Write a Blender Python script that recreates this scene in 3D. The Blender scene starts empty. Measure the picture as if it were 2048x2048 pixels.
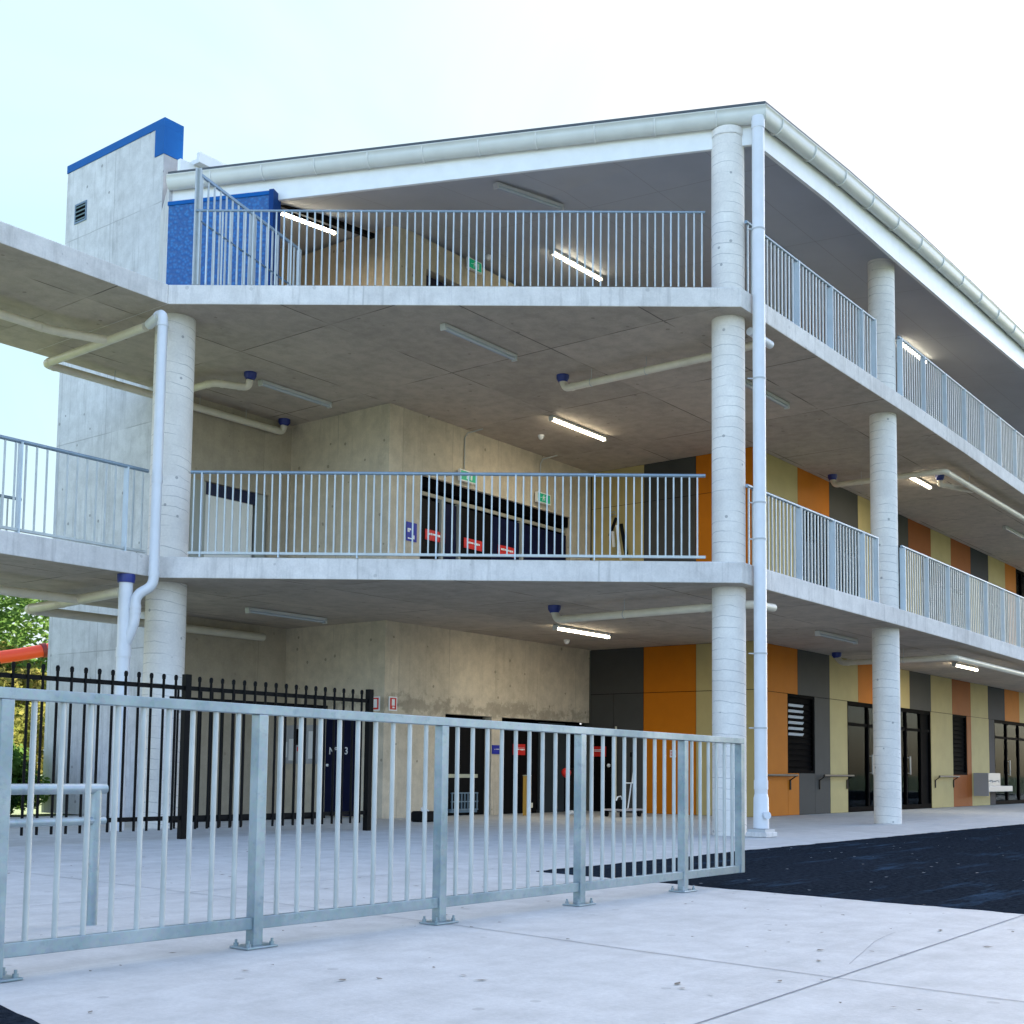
import bpy, math, random
from mathutils import Vector, Matrix
random.seed(7)
sc = bpy.context.scene
COL = sc.collection
PI = math.pi
# ------------------------------------------------------------------ key dimensions (metres)
Z1T, Z1B, Z2T, Z2B = 3.293, 3.033, 6.693, 6.444
BX, BY, KY, PX, QY, TX, WY = 0.085, 5.922, 8.169, 5.687, 2.524, -2.628, 10.759
E = (-4.547, 5.296); S = (-0.32, -0.349)

# ------------------------------------------------------------------ mesh helper
class MB:
    def __init__(s): s.v = []; s.f = []; s.sm = []
    def add(s, vs, fs, smooth=False):
        o = len(s.v); s.v += [tuple(v) for v in vs]
        for f in fs: s.f.append([i + o for i in f]); s.sm.append(smooth)
    def box(s, x0, x1, y0, y1, z0, z1):
        v = [(x, y, z) for z in (z0, z1) for y in (y0, y1) for x in (x0, x1)]
        s.add(v, [(0, 2, 3, 1), (4, 5, 7, 6), (0, 1, 5, 4), (2, 6, 7, 3), (0, 4, 6, 2), (1, 3, 7, 5)]); return s
    def obox(s, c, u, hu, hv, z0, z1):          # box with horizontal axis u (2D), half sizes
        l = math.hypot(*u); ux, uy = u[0] / l, u[1] / l; vx, vy = -uy, ux
        v = []
        for z in (z0, z1):
            for b in (-hv, hv):
                for a in (-hu, hu): v.append((c[0] + ux * a + vx * b, c[1] + uy * a + vy * b, z))
        s.add(v, [(0, 2, 3, 1), (4, 5, 7, 6), (0, 1, 5, 4), (2, 6, 7, 3), (0, 4, 6, 2), (1, 3, 7, 5)]); return s
    def bar(s, a, b, w, h, up=(0, 0, 1)):       # rectangular bar between two points
        a = Vector(a); b = Vector(b); d = (b - a).normalized(); up = Vector(up)
        if abs(d.dot(up)) > .99: up = Vector((1, 0, 0))
        r = d.cross(up).normalized(); u = r.cross(d)
        v = [p + r * (i * w / 2) + u * (j * h / 2) for p in (a, b) for j in (-1, 1) for i in (-1, 1)]
        s.add(v, [(0, 1, 3, 2), (4, 6, 7, 5), (0, 4, 5, 1), (2, 3, 7, 6), (0, 2, 6, 4), (1, 5, 7, 3)]); return s
    def tube(s, pts, r, n=14, caps=True):       # round tube through points (mitred), r = number or list
        pts = [Vector(p) for p in pts]; m = len(pts)
        rr = r if isinstance(r, (list, tuple)) else [r] * m
        d0 = (pts[1] - pts[0]).normalized()
        ref = Vector((0, 0, 1)) if abs(d0.z) < .9 else Vector((1, 0, 0))
        rings = []; side = d0.cross(ref).normalized()
        for i in range(m):
            if i == 0: t = (pts[1] - pts[0]).normalized()
            elif i == m - 1: t = (pts[-1] - pts[-2]).normalized()
            else: t = ((pts[i] - pts[i - 1]).normalized() + (pts[i + 1] - pts[i]).normalized()).normalized()
            side = (side - t * side.dot(t)).normalized(); up = side.cross(t)
            rings.append([pts[i] + (side * math.cos(2 * PI * k / n) + up * math.sin(2 * PI * k / n)) * rr[i] for k in range(n)])
        vs = [p for rg in rings for p in rg]
        fs = [(i * n + k, i * n + (k + 1) % n, (i + 1) * n + (k + 1) % n, (i + 1) * n + k) for i in range(m - 1) for k in range(n)]
        s.add(vs, fs, True)
        if caps:
            s.add(rings[0], [tuple(range(n))[::-1]]); s.add(rings[-1], [tuple(range(n))])
        return s
    def prism(s, poly, z0, z1):
        n = len(poly)
        v = [(p[0], p[1], z0) for p in poly] + [(p[0], p[1], z1) for p in poly]
        s.add(v, [tuple(range(n))[::-1], tuple(range(n, 2 * n))] + [(i, (i + 1) % n, n + (i + 1) % n, n + i) for i in range(n)]); return s
    def quad(s, *vs): s.add(vs, [tuple(range(len(vs)))]); return s
    def sphere(s, c, r, n=14, m=8, zs=1.0, half=False):
        vs = []; 
        for j in range(m + 1):
            th = (PI / 2 if half else PI) * j / m
            for k in range(n):
                vs.append((c[0] + r * math.sin(th) * math.cos(2 * PI * k / n), c[1] + r * math.sin(th) * math.sin(2 * PI * k / n), c[2] - r * zs * math.cos(th)))
        fs = [(j * n + k, (j + 1) * n + k, (j + 1) * n + (k + 1) % n, j * n + (k + 1) % n) for j in range(m) for k in range(n)]
        s.add(vs, fs, True); return s
    def build(s, name, mat, parent=None, bevel=0, loc=None):
        me = bpy.data.meshes.new(name); me.from_pydata(s.v, [], s.f)
        me.polygons.foreach_set('use_smooth', s.sm); me.update()
        import bmesh
        bm = bmesh.new(); bm.from_mesh(me); bmesh.ops.recalc_face_normals(bm, faces=bm.faces)
        bm.to_mesh(me); bm.free()
        me.materials.append(mat)
        o = bpy.data.objects.new(name, me); COL.objects.link(o)
        if loc: o.location = loc
        if parent: o.parent = parent
        if bevel:
            m = o.modifiers.new('bevel', 'BEVEL'); m.width = bevel; m.segments = 2; m.limit_method = 'ANGLE'; m.angle_limit = math.radians(50)
        return o
def tag(o, label=None, cat=None, group=None, kind=None):
    if label: o['label'] = label
    if cat: o['category'] = cat
    if group: o['group'] = group
    if kind: o['kind'] = kind
    return o
def thing(name, label, cat, group=None, loc=(0, 0, 0)):
    o = bpy.data.objects.new(name, None); COL.objects.link(o); o.location = loc; o.empty_display_size = .1
    return tag(o, label, cat, group)
def put(name, data, parent, loc, rz=0):
    o = bpy.data.objects.new(name, data); COL.objects.link(o); o.parent = parent
    o.location = Vector(loc); o.rotation_euler = (0, 0, rz); return o
def lbl(o, t): o['label'] = t; return o

# ------------------------------------------------------------------ materials
def newmat(name):
    m = bpy.data.materials.new(name); m.use_nodes = True
    nt = m.node_tree; b = nt.nodes['Principled BSDF']; return m, nt, b
def N(nt, t, **k):
    n = nt.nodes.new(t)
    for a, v in k.items():
        if a in n.inputs: n.inputs[a].default_value = v
        else: setattr(n, a, v)
    return n
def L(nt, a, b): nt.links.new(a, b)
def pos(nt, scale=(1, 1, 1)):
    g = N(nt, 'ShaderNodeNewGeometry'); mp = N(nt, 'ShaderNodeMapping'); mp.inputs['Scale'].default_value = scale
    L(nt, g.outputs['Position'], mp.inputs['Vector']); return mp.outputs['Vector'], g
def noise(nt, vec, scale, detail=4, rough=.55):
    n = N(nt, 'ShaderNodeTexNoise'); n.inputs['Scale'].default_value = scale; n.inputs['Detail'].default_value = detail; n.inputs['Roughness'].default_value = rough
    L(nt, vec, n.inputs['Vector']); return n.outputs['Fac']
def ramp(nt, fac, a, b, ca=(0, 0, 0, 1), cb=(1, 1, 1, 1)):
    r = N(nt, 'ShaderNodeValToRGB'); r.color_ramp.elements[0].position = a; r.color_ramp.elements[1].position = b
    r.color_ramp.elements[0].color = ca; r.color_ramp.elements[1].color = cb
    L(nt, fac, r.inputs['Fac']); return r.outputs['Color']
def mix(nt, fac, a, b, mode='MIX'):
    m = N(nt, 'ShaderNodeMix', data_type='RGBA', blend_type=mode)
    if isinstance(fac, (int, float)): m.inputs['Factor'].default_value = fac
    else: L(nt, fac, m.inputs['Factor'])
    for s_, i in ((a, 6), (b, 7)):
        if isinstance(s_, tuple): m.inputs[i].default_value = s_
        else: L(nt, s_, m.inputs[i])
    return m.outputs[2]
def math_(nt, op, a, b=None):
    m = N(nt, 'ShaderNodeMath', operation=op)
    for s_, i in ((a, 0), (b, 1)):
        if s_ is None: continue
        if isinstance(s_, (int, float)): m.inputs[i].default_value = s_
        else: L(nt, s_, m.inputs[i])
    return m.outputs[0]
def C4(c): return (c[0], c[1], c[2], 1)
def simple(name, col, rough=.5, metal=0, var=.0, vs=8, spec=.5, bump=0, emit=None, es=0):
    m, nt, b = newmat(name); b.inputs['Roughness'].default_value = rough; b.inputs['Metallic'].default_value = metal
    b.inputs['Specular IOR Level'].default_value = spec
    v, g = pos(nt)
    if var:
        f = noise(nt, v, vs, 5)
        c = ramp(nt, f, .3, .7, C4([x * (1 - var) for x in col]), C4([min(1, x * (1 + var)) for x in col])); L(nt, c, b.inputs['Base Color'])
    else: b.inputs['Base Color'].default_value = C4(col)
    if bump:
        bp = N(nt, 'ShaderNodeBump'); bp.inputs['Strength'].default_value = bump; bp.inputs['Distance'].default_value = .01
        L(nt, noise(nt, v, 60, 3), bp.inputs['Height']); L(nt, bp.outputs[0], b.inputs['Normal'])
    if emit:
        b.inputs['Emission Color'].default_value = C4(emit); b.inputs['Emission Strength'].default_value = es
    return m
def lines(nt, specs, warp=.004):
    """thin joint lines: specs = [(axis, spacing, offset, width)] -> factor 0..1"""
    v, g = pos(nt); sx = N(nt, 'ShaderNodeSeparateXYZ'); L(nt, v, sx.inputs[0]); out = None
    nz = noise(nt, v, 3.0, 2)
    for ax, sp, off, w in specs:
        c = math_(nt, 'ADD', sx.outputs[ax], math_(nt, 'MULTIPLY', math_(nt, 'SUBTRACT', nz, .5), warp * 4))
        c = math_(nt, 'SUBTRACT', c, off - sp / 2)
        c = math_(nt, 'ABSOLUTE', math_(nt, 'SUBTRACT', math_(nt, 'FLOORED_MODULO', c, sp), sp / 2))
        k = math_(nt, 'LESS_THAN', c, w)
        out = k if out is None else math_(nt, 'MAXIMUM', out, k)
    return out
def concrete(name, base, dark=.72, joint=None, jcol=.55, streak=0, pits=.5, rough=.85, patch=1.0, jd=.75, mould=None, cells=.55, scuff=0):
    m, nt, b = newmat(name); v, g = pos(nt)
    b.inputs['Roughness'].default_value = rough; b.inputs['Specular IOR Level'].default_value = .25
    big = noise(nt, v, .9 * patch, 5, .6); med = noise(nt, v, 4.5, 6, .65); fine = noise(nt, v, 45, 4, .6)
    c = ramp(nt, big, .35, .68, C4([x * dark for x in base]), C4(base))
    c = mix(nt, .55, c, ramp(nt, med, .33, .62, C4([x * dark * .95 for x in base]), C4([min(1, x * 1.06) for x in base])))
    c = mix(nt, .35, c, ramp(nt, fine, .3, .7, (.80, .80, .80, 1), (1.1, 1.1, 1.1, 1)), 'MULTIPLY')
    if pits:
        vo = N(nt, 'ShaderNodeTexVoronoi'); vo.inputs['Scale'].default_value = 3.2; L(nt, v, vo.inputs['Vector'])
        msk = math_(nt, 'MULTIPLY', math_(nt, 'LESS_THAN', math_(nt, 'ADD', vo.outputs['Distance'], math_(nt, 'MULTIPLY', med, .12)), .135), pits)
        c = mix(nt, msk, c, C4([x * .38 for x in base]))
        dk = ramp(nt, noise(nt, v, 2.2, 8, .75), .60, .74)
        c = mix(nt, math_(nt, 'MULTIPLY', dk, pits * .55), c, C4([base[0] * .42, base[1] * .42, base[2] * .42]))
    if streak:
        vs, _ = pos(nt, (7, 7, .55)); st = ramp(nt, noise(nt, vs, 1.6, 5, .7), .52, .72)
        c = mix(nt, math_(nt, 'MULTIPLY', st, streak), c, C4([x * .5 for x in base]))
    if mould:        # mould stain along the heads of openings
        sz = N(nt, 'ShaderNodeSeparateXYZ'); L(nt, v, sz.inputs[0])
        d = math_(nt, 'MULTIPLY', math_(nt, 'ABSOLUTE', math_(nt, 'SUBTRACT', sz.outputs[2], mould)), 4.5)
        k = math_(nt, 'SUBTRACT', math_(nt, 'ADD', 1.05, math_(nt, 'MULTIPLY', math_(nt, 'SUBTRACT', noise(nt, v, 5, 7, .75), .5), 4.5)), d)
        c = mix(nt, math_(nt, 'MULTIPLY', ramp(nt, k, .45, 1.1), .42), c, (.10, .085, .06, 1))
    if joint and cells:      # every board or sheet of the formwork took a slightly different tone
        cb = N(nt, 'ShaderNodeCombineXYZ'); sv = N(nt, 'ShaderNodeSeparateXYZ'); L(nt, v, sv.inputs[0])
        for ax, sp, off, w in joint: L(nt, math_(nt, 'FLOOR', math_(nt, 'DIVIDE', math_(nt, 'SUBTRACT', sv.outputs[ax], off), sp)), cb.inputs[ax])
        wn = N(nt, 'ShaderNodeTexWhiteNoise'); L(nt, cb.outputs[0], wn.inputs['Vector'])
        c = mix(nt, cells, c, ramp(nt, wn.outputs['Value'], 0, 1, (.78, .77, .76, 1), (1.12, 1.11, 1.10, 1)), 'MULTIPLY')
    if scuff:
        vs2, _ = pos(nt, (.35, 3.2, 1)); s1 = ramp(nt, noise(nt, vs2, 1.5, 6, .7), .52, .75)
        c = mix(nt, math_(nt, 'MULTIPLY', s1, scuff), c, C4([x * .62 for x in base]))
        s2 = ramp(nt, noise(nt, v, .55, 7, .72), .56, .66); c = mix(nt, math_(nt, 'MULTIPLY', s2, scuff * .8), c, C4([x * .70 for x in base]))
        s3 = ramp(nt, noise(nt, v, 1.7, 7, .7), .62, .70); c = mix(nt, math_(nt, 'MULTIPLY', s3, scuff), c, C4([min(1, x * 1.22) for x in base]))
    bp = N(nt, 'ShaderNodeBump'); bp.inputs['Strength'].default_value = .35; bp.inputs['Distance'].default_value = .012
    h = math_(nt, 'ADD', math_(nt, 'MULTIPLY', med, .6), math_(nt, 'MULTIPLY', fine, .4))
    if joint:
        j = lines(nt, joint); brk = ramp(nt, noise(nt, v, 1.3, 2), .40, .55)
        jf = math_(nt, 'MULTIPLY', j, math_(nt, 'MULTIPLY', brk, jd))
        c = mix(nt, jf, c, C4([x * jcol for x in base])); h = math_(nt, 'SUBTRACT', h, j)
    L(nt, h, bp.inputs['Height']); L(nt, bp.outputs[0], b.inputs['Normal']); L(nt, c, b.inputs['Base Color'])
    return m
M = {}
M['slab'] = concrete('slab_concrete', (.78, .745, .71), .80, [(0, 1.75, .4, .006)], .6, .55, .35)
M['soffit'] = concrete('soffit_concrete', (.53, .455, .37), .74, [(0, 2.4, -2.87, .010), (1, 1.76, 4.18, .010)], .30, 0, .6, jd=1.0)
M['wall'] = concrete('wall_concrete', (.68, .59, .46), .76, [(0, 1.2, 1.6, .006), (1, 1.2, 7.06, .006)], .5, .30, .75, mould=1.76)
M['wall2'] = concrete('wall_concrete_shaded', (.50, .43, .335), .84, [(0, 2.4, -.5, .005)], .6, .2, .30)  # wall concrete again, with the shade put into a darker base colour
M['tower'] = concrete('tower_concrete', (.66, .66, .68), .78, [(1, 1.25, 9.42, .007), (2, 3.4, 5.9, .008)], .5, .6, .8)
M['paving'] = concrete('paving_concrete', (.515, .525, .515), .80, None, .55, 0, .35, .8, 1.6, scuff=.38)
M['roofsoff'] = simple('soffit_sheet', (.275, .27, .275), .7, var=.05, vs=2)
# paint, metal ...
M['white'] = simple('white_paint', (.80, .80, .78), .35, var=.04, vs=5)
M['gutter'] = simple('gutter_paint', (.62, .63, .59), .32, var=.05, vs=4)
M['bracket'] = simple('bracket_paint', (.45, .46, .46), .4)
M['strap'] = simple('strap_paint', (.72, .72, .68), .4)
M['rail'] = simple('rail_steel', (.23, .30, .36), .4, .4, var=.1, vs=6)
M['post'] = simple('post_steel', (.50, .57, .61), .45, .2, var=.08, vs=5)
M['pvc'] = simple('cream_pvc', (.68, .62, .50), .35, var=.06, vs=6)
M['pvcw'] = simple('white_pvc', (.68, .69, .71), .3, var=.04, vs=6)
M['blue'] = simple('blue_paint', (.002, .095, .33), .55, var=.06, vs=3, spec=.15)
M['collar'] = simple('blue_collar', (.015, .03, .20), .4)
M['black'] = simple('black_paint', (.004, .004, .0045), .5, var=.2, vs=20, spec=.10)
M['dark'] = simple('dark_frame', (.0022, .0022, .003), .7, spec=.02)
M['navy'] = simple('navy_door', (.004, .006, .028), .5, var=.2, vs=4, spec=.1)
M['greydoor'] = simple('grey_door', (.035, .042, .045), .5, var=.1, vs=3, spec=.15)
M['grey'] = simple('panel_grey', (.062, .061, .058), .65, spec=.12, var=.05, vs=3)
M['navygrey'] = simple('panel_navy_grey', (.026, .032, .046), .65, spec=.12, var=.06, vs=3)
M['orange'] = simple('panel_orange', (.48, .145, .006), .6, spec=.12, var=.05, vs=3)
M['rust'] = simple('panel_rust', (.29, .08, .015), .6, spec=.12, var=.06, vs=3)
M['olive'] = simple('panel_olive', (.44, .355, .165), .62, spec=.12, var=.05, vs=3)
M['red'] = simple('sign_red', (.60, .02, .015), .45)
M['signblue'] = simple('sign_blue', (.01, .02, .30), .45)
M['green'] = simple('sign_green', (0.0, .24, .12), .4, emit=(0, .5, .25), es=.06)
M['signw'] = simple('sign_white', (.8, .8, .8), .45)
M['lampbody'] = simple('lamp_body', (.55, .55, .53), .4)
M['diffoff'] = simple('diffuser_off', (.46, .50, .54), .25)
M['diffon'] = simple('diffuser_on', (.9, .85, .7), .3, emit=(1, .90, .68), es=5)
M['skylamp'] = simple('room_lamp', (.9, .9, .9), .3, emit=(.9, .95, 1), es=3.5)
M['steel'] = simple('stainless', (.34, .35, .36), .45, .3)
M['tan'] = simple('mustard_post', (.55, .30, .05), .5)
M['slide'] = simple('orange_plastic', (.80, .07, .02), .35)
M['trunk'] = simple('bark', (.10, .075, .05), .9, var=.3, vs=9)
M['room'] = simple('room_wall', (.10, .11, .10), .8)
M['roomf'] = simple('room_floor', (.05, .05, .06), .6)
M['crate'] = simple('crate_plastic', (.12, .18, .23), .5)
def galv():
    m, nt, b = newmat('galvanised_steel'); v, g = pos(nt)
    vo = N(nt, 'ShaderNodeTexVoronoi'); vo.inputs['Scale'].default_value = 55; L(nt, v, vo.inputs['Vector'])
    big = noise(nt, v, 3, 4, .6)
    c = ramp(nt, big, .30, .70, (.18, .245, .27, 1), (.36, .42, .44, 1))
    c = mix(nt, .06, c, vo.outputs['Color'], 'SOFT_LIGHT'); L(nt, c, b.inputs['Base Color'])
    c = mix(nt, math_(nt, 'MULTIPLY', ramp(nt, noise(nt, v, 17, 4, .7), .56, .70), .35), c, (.10, .16, .19, 1)); nt.links.new(c, b.inputs['Base Color'])
    b.inputs['Metallic'].default_value = .45
    L(nt, ramp(nt, big, .3, .7, (.5, .5, .5, 1), (.33, .33, .33, 1)), b.inputs['Roughness']); return m
M['galv'] = galv()
M['galvl'] = simple('galvanised_pale', (.42, .45, .445), .42, .35, var=.10, vs=7)
def colmat():
    m, nt, b = newmat('column_concrete'); v, g = pos(nt)
    b.inputs['Roughness'].default_value = .8; b.inputs['Specular IOR Level'].default_value = .25
    big = noise(nt, v, 1.5, 6, .65); fine = noise(nt, v, 40, 4)
    c = ramp(nt, big, .33, .62, (.68, .645, .60, 1), (.84, .80, .74, 1))
    c = mix(nt, .3, c, ramp(nt, fine, .3, .7, (.8, .8, .8, 1), (1.1, 1.1, 1.1, 1)), 'MULTIPLY')
    sx = N(nt, 'ShaderNodeSeparateXYZ'); L(nt, v, sx.inputs[0])
    zz = math_(nt, 'ADD', sx.outputs[2], math_(nt, 'ADD', math_(nt, 'MULTIPLY', sx.outputs[0], .16), math_(nt, 'MULTIPLY', noise(nt, v, 2.5, 3), .10)))
    f = math_(nt, 'ABSOLUTE', math_(nt, 'SUBTRACT', math_(nt, 'FLOORED_MODULO', zz, .131), .0655))
    ln = math_(nt, 'MULTIPLY', math_(nt, 'LESS_THAN', f, .0042), ramp(nt, noise(nt, v, 3, 2), .38, .55))
    c = mix(nt, math_(nt, 'MULTIPLY', ln, .55), c, (.28, .28, .28, 1))
    vo = N(nt, 'ShaderNodeTexVoronoi'); vo.inputs['Scale'].default_value = 4.5; L(nt, v, vo.inputs['Vector'])
    c = mix(nt, math_(nt, 'MULTIPLY', math_(nt, 'LESS_THAN', vo.outputs['Distance'], .085), .6), c, (.2, .2, .2, 1))
    L(nt, c, b.inputs['Base Color'])
    bp = N(nt, 'ShaderNodeBump'); bp.inputs['Strength'].default_value = .3; bp.inputs['Distance'].default_value = .01
    L(nt, math_(nt, 'SUBTRACT', big, math_(nt, 'MULTIPLY', ln, .5)), bp.inputs['Height']); L(nt, bp.outputs[0], b.inputs['Normal']); return m
M['column'] = colmat()
def asphalt():
    m, nt, b = newmat('asphalt'); v, g = pos(nt)
    f = noise(nt, v, 26, 6, .8); big = noise(nt, v, .8, 5)
    c = ramp(nt, f, .35, .75, (.004, .007, .011, 1), (.034, .043, .056, 1))
    c = mix(nt, math_(nt, 'MULTIPLY', ramp(nt, big, .45, .7), .5), c, (.018, .024, .034, 1))
    vo = N(nt, 'ShaderNodeTexVoronoi'); vo.inputs['Scale'].default_value = 4.5; L(nt, v, vo.inputs['Vector'])
    c = mix(nt, math_(nt, 'LESS_THAN', vo.outputs['Distance'], .055), c, (.34, .36, .38, 1))
    st, _ = pos(nt, (.35, 2.2, 1)); sm = ramp(nt, noise(nt, st, 1.4, 7, .75), .55, .72)
    c = mix(nt, math_(nt, 'MULTIPLY', sm, .75), c, (.045, .085, .14, 1))
    L(nt, c, b.inputs['Base Color']); b.inputs['Roughness'].default_value = .95; b.inputs['Specular IOR Level'].default_value = 0
    bp = N(nt, 'ShaderNodeBump'); bp.inputs['Strength'].default_value = .9; bp.inputs['Distance'].default_value = .008
    L(nt, f, bp.inputs['Height']); L(nt, bp.outputs[0], b.inputs['Normal']); return m
M['asphalt'] = asphalt()
def tiles():
    m, nt, b = newmat('blue_mosaic'); v, g = pos(nt)
    vo = N(nt, 'ShaderNodeTexVoronoi'); vo.inputs['Scale'].default_value = 21; L(nt, v, vo.inputs['Vector'])
    c = ramp(nt, vo.outputs['Distance'], .15, .6, (.010, .15, .40, 1), (.003, .075, .25, 1))
    L(nt, c, b.inputs['Base Color']); b.inputs['Roughness'].default_value = .4
    bp = N(nt, 'ShaderNodeBump'); bp.inputs['Strength'].default_value = .6; bp.inputs['Distance'].default_value = .015
    L(nt, vo.outputs['Distance'], bp.inputs['Height']); L(nt, bp.outputs[0], b.inputs['Normal']); return m
M['tile'] = tiles()
def glass():
    m, nt, b = newmat('window_glass'); nt.nodes.remove(b)
    tr = N(nt, 'ShaderNodeBsdfTransparent'); tr.inputs[0].default_value = (.72, .76, .76, 1)
    gl = N(nt, 'ShaderNodeBsdfGlossy'); gl.inputs['Roughness'].default_value = .03; gl.inputs[0].default_value = (.20, .24, .28, 1)
    fr = N(nt, 'ShaderNodeFresnel'); fr.inputs[0].default_value = 1.22
    mx = N(nt, 'ShaderNodeMixShader'); L(nt, fr.outputs[0], mx.inputs[0]); L(nt, tr.outputs[0], mx.inputs[1]); L(nt, gl.outputs[0], mx.inputs[2])
    L(nt, mx.outputs[0], nt.nodes['Material Output'].inputs[0]); return m
M['glass'] = glass()
def leaf(name, a, b_):
    m, nt, b = newmat(name); nt.nodes.remove(b); v, g = pos(nt)
    c = ramp(nt, noise(nt, v, 1.3, 3), .35, .65, C4(a), C4(b_))
    d = N(nt, 'ShaderNodeBsdfDiffuse'); t = N(nt, 'ShaderNodeBsdfTranslucent'); L(nt, c, d.inputs[0]); L(nt, c, t.inputs[0])
    mx = N(nt, 'ShaderNodeMixShader'); mx.inputs[0].default_value = .45; L(nt, d.outputs[0], mx.inputs[1]); L(nt, t.outputs[0], mx.inputs[2])
    L(nt, mx.outputs[0], nt.nodes['Material Output'].inputs[0]); return m
M['leaf'] = leaf('leaf_green', (.08, .17, .035), (.18, .28, .08))
M['leafy'] = leaf('leaf_yellow', (.16, .19, .04), (.30, .26, .08))
M['leafd'] = leaf('leaf_dark', (.03, .07, .02), (.06, .12, .035))
M['grass'] = simple('lawn', (.10, .15, .05), .9, var=.3, vs=3)
M['farwall'] = simple('pale_render', (.62, .58, .52), .8, var=.1, vs=1)

# ------------------------------------------------------------------ GROUND
MB().box(-400, 400, -400, 400, -.12, -.02).build('ground', M['grass'])
tag(bpy.data.objects['ground'], kind='structure')
pv = MB().prism([(-30, -25), (40, -25), (40, 9.3), (2, 9.4), (-30, 9.5)], -.018, 0).build('paving', M['paving']); tag(pv, kind='structure')
def asp(poly):
    rg = random.Random(len(poly)); out = []
    for a, b in zip(poly, poly[1:] + poly[:1]):
        n = max(1, min(120, int(math.dist(a, b) / .09)))
        for k in range(n):
            t = k / n; j_ = .012 if k else 0
            out.append((a[0] + (b[0] - a[0]) * t + rg.gauss(0, j_), a[1] + (b[1] - a[1]) * t + rg.gauss(0, j_)))
    poly = out
    o = MB().prism(poly, .0005, .005).build('asphalt', M['asphalt']); return tag(o, kind='structure')
asp([(-6.03, -1.55), (-6.13, -2.5), (-6.21, -3.1), (-6.29, -4.2), (-6.36, -5.19), (-6.5, -8), (-6.6, -24), (38, -24), (38, -1.53), (12, -1.58), (6.8, -1.57), (2, -1.54), (-2.6, -1.52), (-4.0, -1.57)])
asp([(-11.46, -3.45), (-11.50, -3.62), (-11.55, -3.85), (-11.63, -4.3), (-11.8, -6), (-12, -24), (-28, -24), (-28, -3.4)])
# saw-cut joints as thin dark grooves laid on the paving
jm = simple('joint_dirt', (.22, .23, .25), .9)
j = MB()
def groove(a, b, w=.007):
    d = Vector((b[0] - a[0], b[1] - a[1], 0)); n = Vector((-d.y, d.x, 0)).normalized() * w / 2
    a = Vector((*a, .0022)); b = Vector((*b, .0022)); j.quad(a - n, b - n, b + n, a + n)
groove((-8.905, -3.178), (-8.976, -3.821)); groove((-8.976, -3.821), (-9.045, -4.4)); groove((-9.045, -4.4), (-9.124, -5.267)); groove((-9.124, -5.267), (-9.35, -9.5))
groove((-6.37, -5.203), (-9.124, -5.267), .008); groove((-9.124, -5.267), (-11.7, -5.32), .008)
groove((-8.905, -3.178), (-8.6, 5.2)); groove((-11.6, -1.0), (-6.2, -.95)); groove((-3.0, -1.5), (-3.0, 3)); groove((2.2, -1.5), (2.2, 2.5)); groove((7.4, -1.5), (7.4, 2.5)); groove((-13, 2.2), (0, 2.2))
cr_ = [(-8.768, -5.173), (-8.552, -5.119), (-8.354, -5.071), (-8.05, -4.995), (-7.828, -4.96), (-7.643, -4.942)]
for a, b in zip(cr_, cr_[1:]): groove(a, b, .0022)
tag(j.build('paving_joints', jm), kind='structure')
# leaf litter / grit on the paving
lt = MB()
for i in range(190):
    x = random.uniform(-11.5, -5.8); y = random.uniform(-6.2, 2.5)
    if x > -6.3 and y < -1.5: continue
    r = random.choice([.006, .008, .012]); a = random.uniform(0, PI); l = r * random.uniform(1, 2.6)
    c, s_ = math.cos(a), math.sin(a)
    lt.quad(*[(x + c * p * l - s_ * q * r, y + s_ * p * l + c * q * r, .004 + random.uniform(0, .003)) for p, q in ((-1, 0), (0, -1), (1, 0), (0, 1))])
tag(lt.build('leaf_litter', simple('litter', (.14, .12, .10), .9)), 'scattered specks of dry leaf and grit on the pale paving', 'litter', kind='stuff')

# ------------------------------------------------------------------ SCHOOL BUILDING
B = thing('school_building', 'three storey concrete school building with round columns, open balconies and coloured cladding', 'building')
def slab(z0, z1, lab):
    poly = [E, S, (5.1, -.35), (8.2, -.31), (13, -.20), (30, .1), (30, 6.3), (5.4, 6.3), (5.4, 8.6), (-2.4, 8.6), (-2.4, 8.34), (-4.547, 8.34)]
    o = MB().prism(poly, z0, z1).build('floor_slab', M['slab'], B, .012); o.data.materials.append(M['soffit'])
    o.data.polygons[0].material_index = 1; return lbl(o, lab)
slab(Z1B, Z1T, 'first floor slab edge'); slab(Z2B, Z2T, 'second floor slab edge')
def column(x, y, r, z1, cap=False, lab=None):
    zs = [0.0]; 
    while zs[-1] < z1 - .5: zs.append(zs[-1] + .5)
    zs.append(z1)
    m = MB().tube([(x, y, z) for z in zs], r, 40)
    o = m.build('column', M['column'], B)
    if cap: MB().tube([(x, y, z1 - .10), (x, y, z1 - .001)], r + .007, 40, False).build('column_band', M['column'], o)
    if lab: lbl(o, lab)
column(0, 0, .207, 8.907, True, 'corner column rising past the white fascia')
column(5.182, 0, .207, 9.0); column(-4.15, 5.67, .25, Z2B + .01, lab='short column under the walkway joint'); column(14.6, 0, .207, 9.0)
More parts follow.
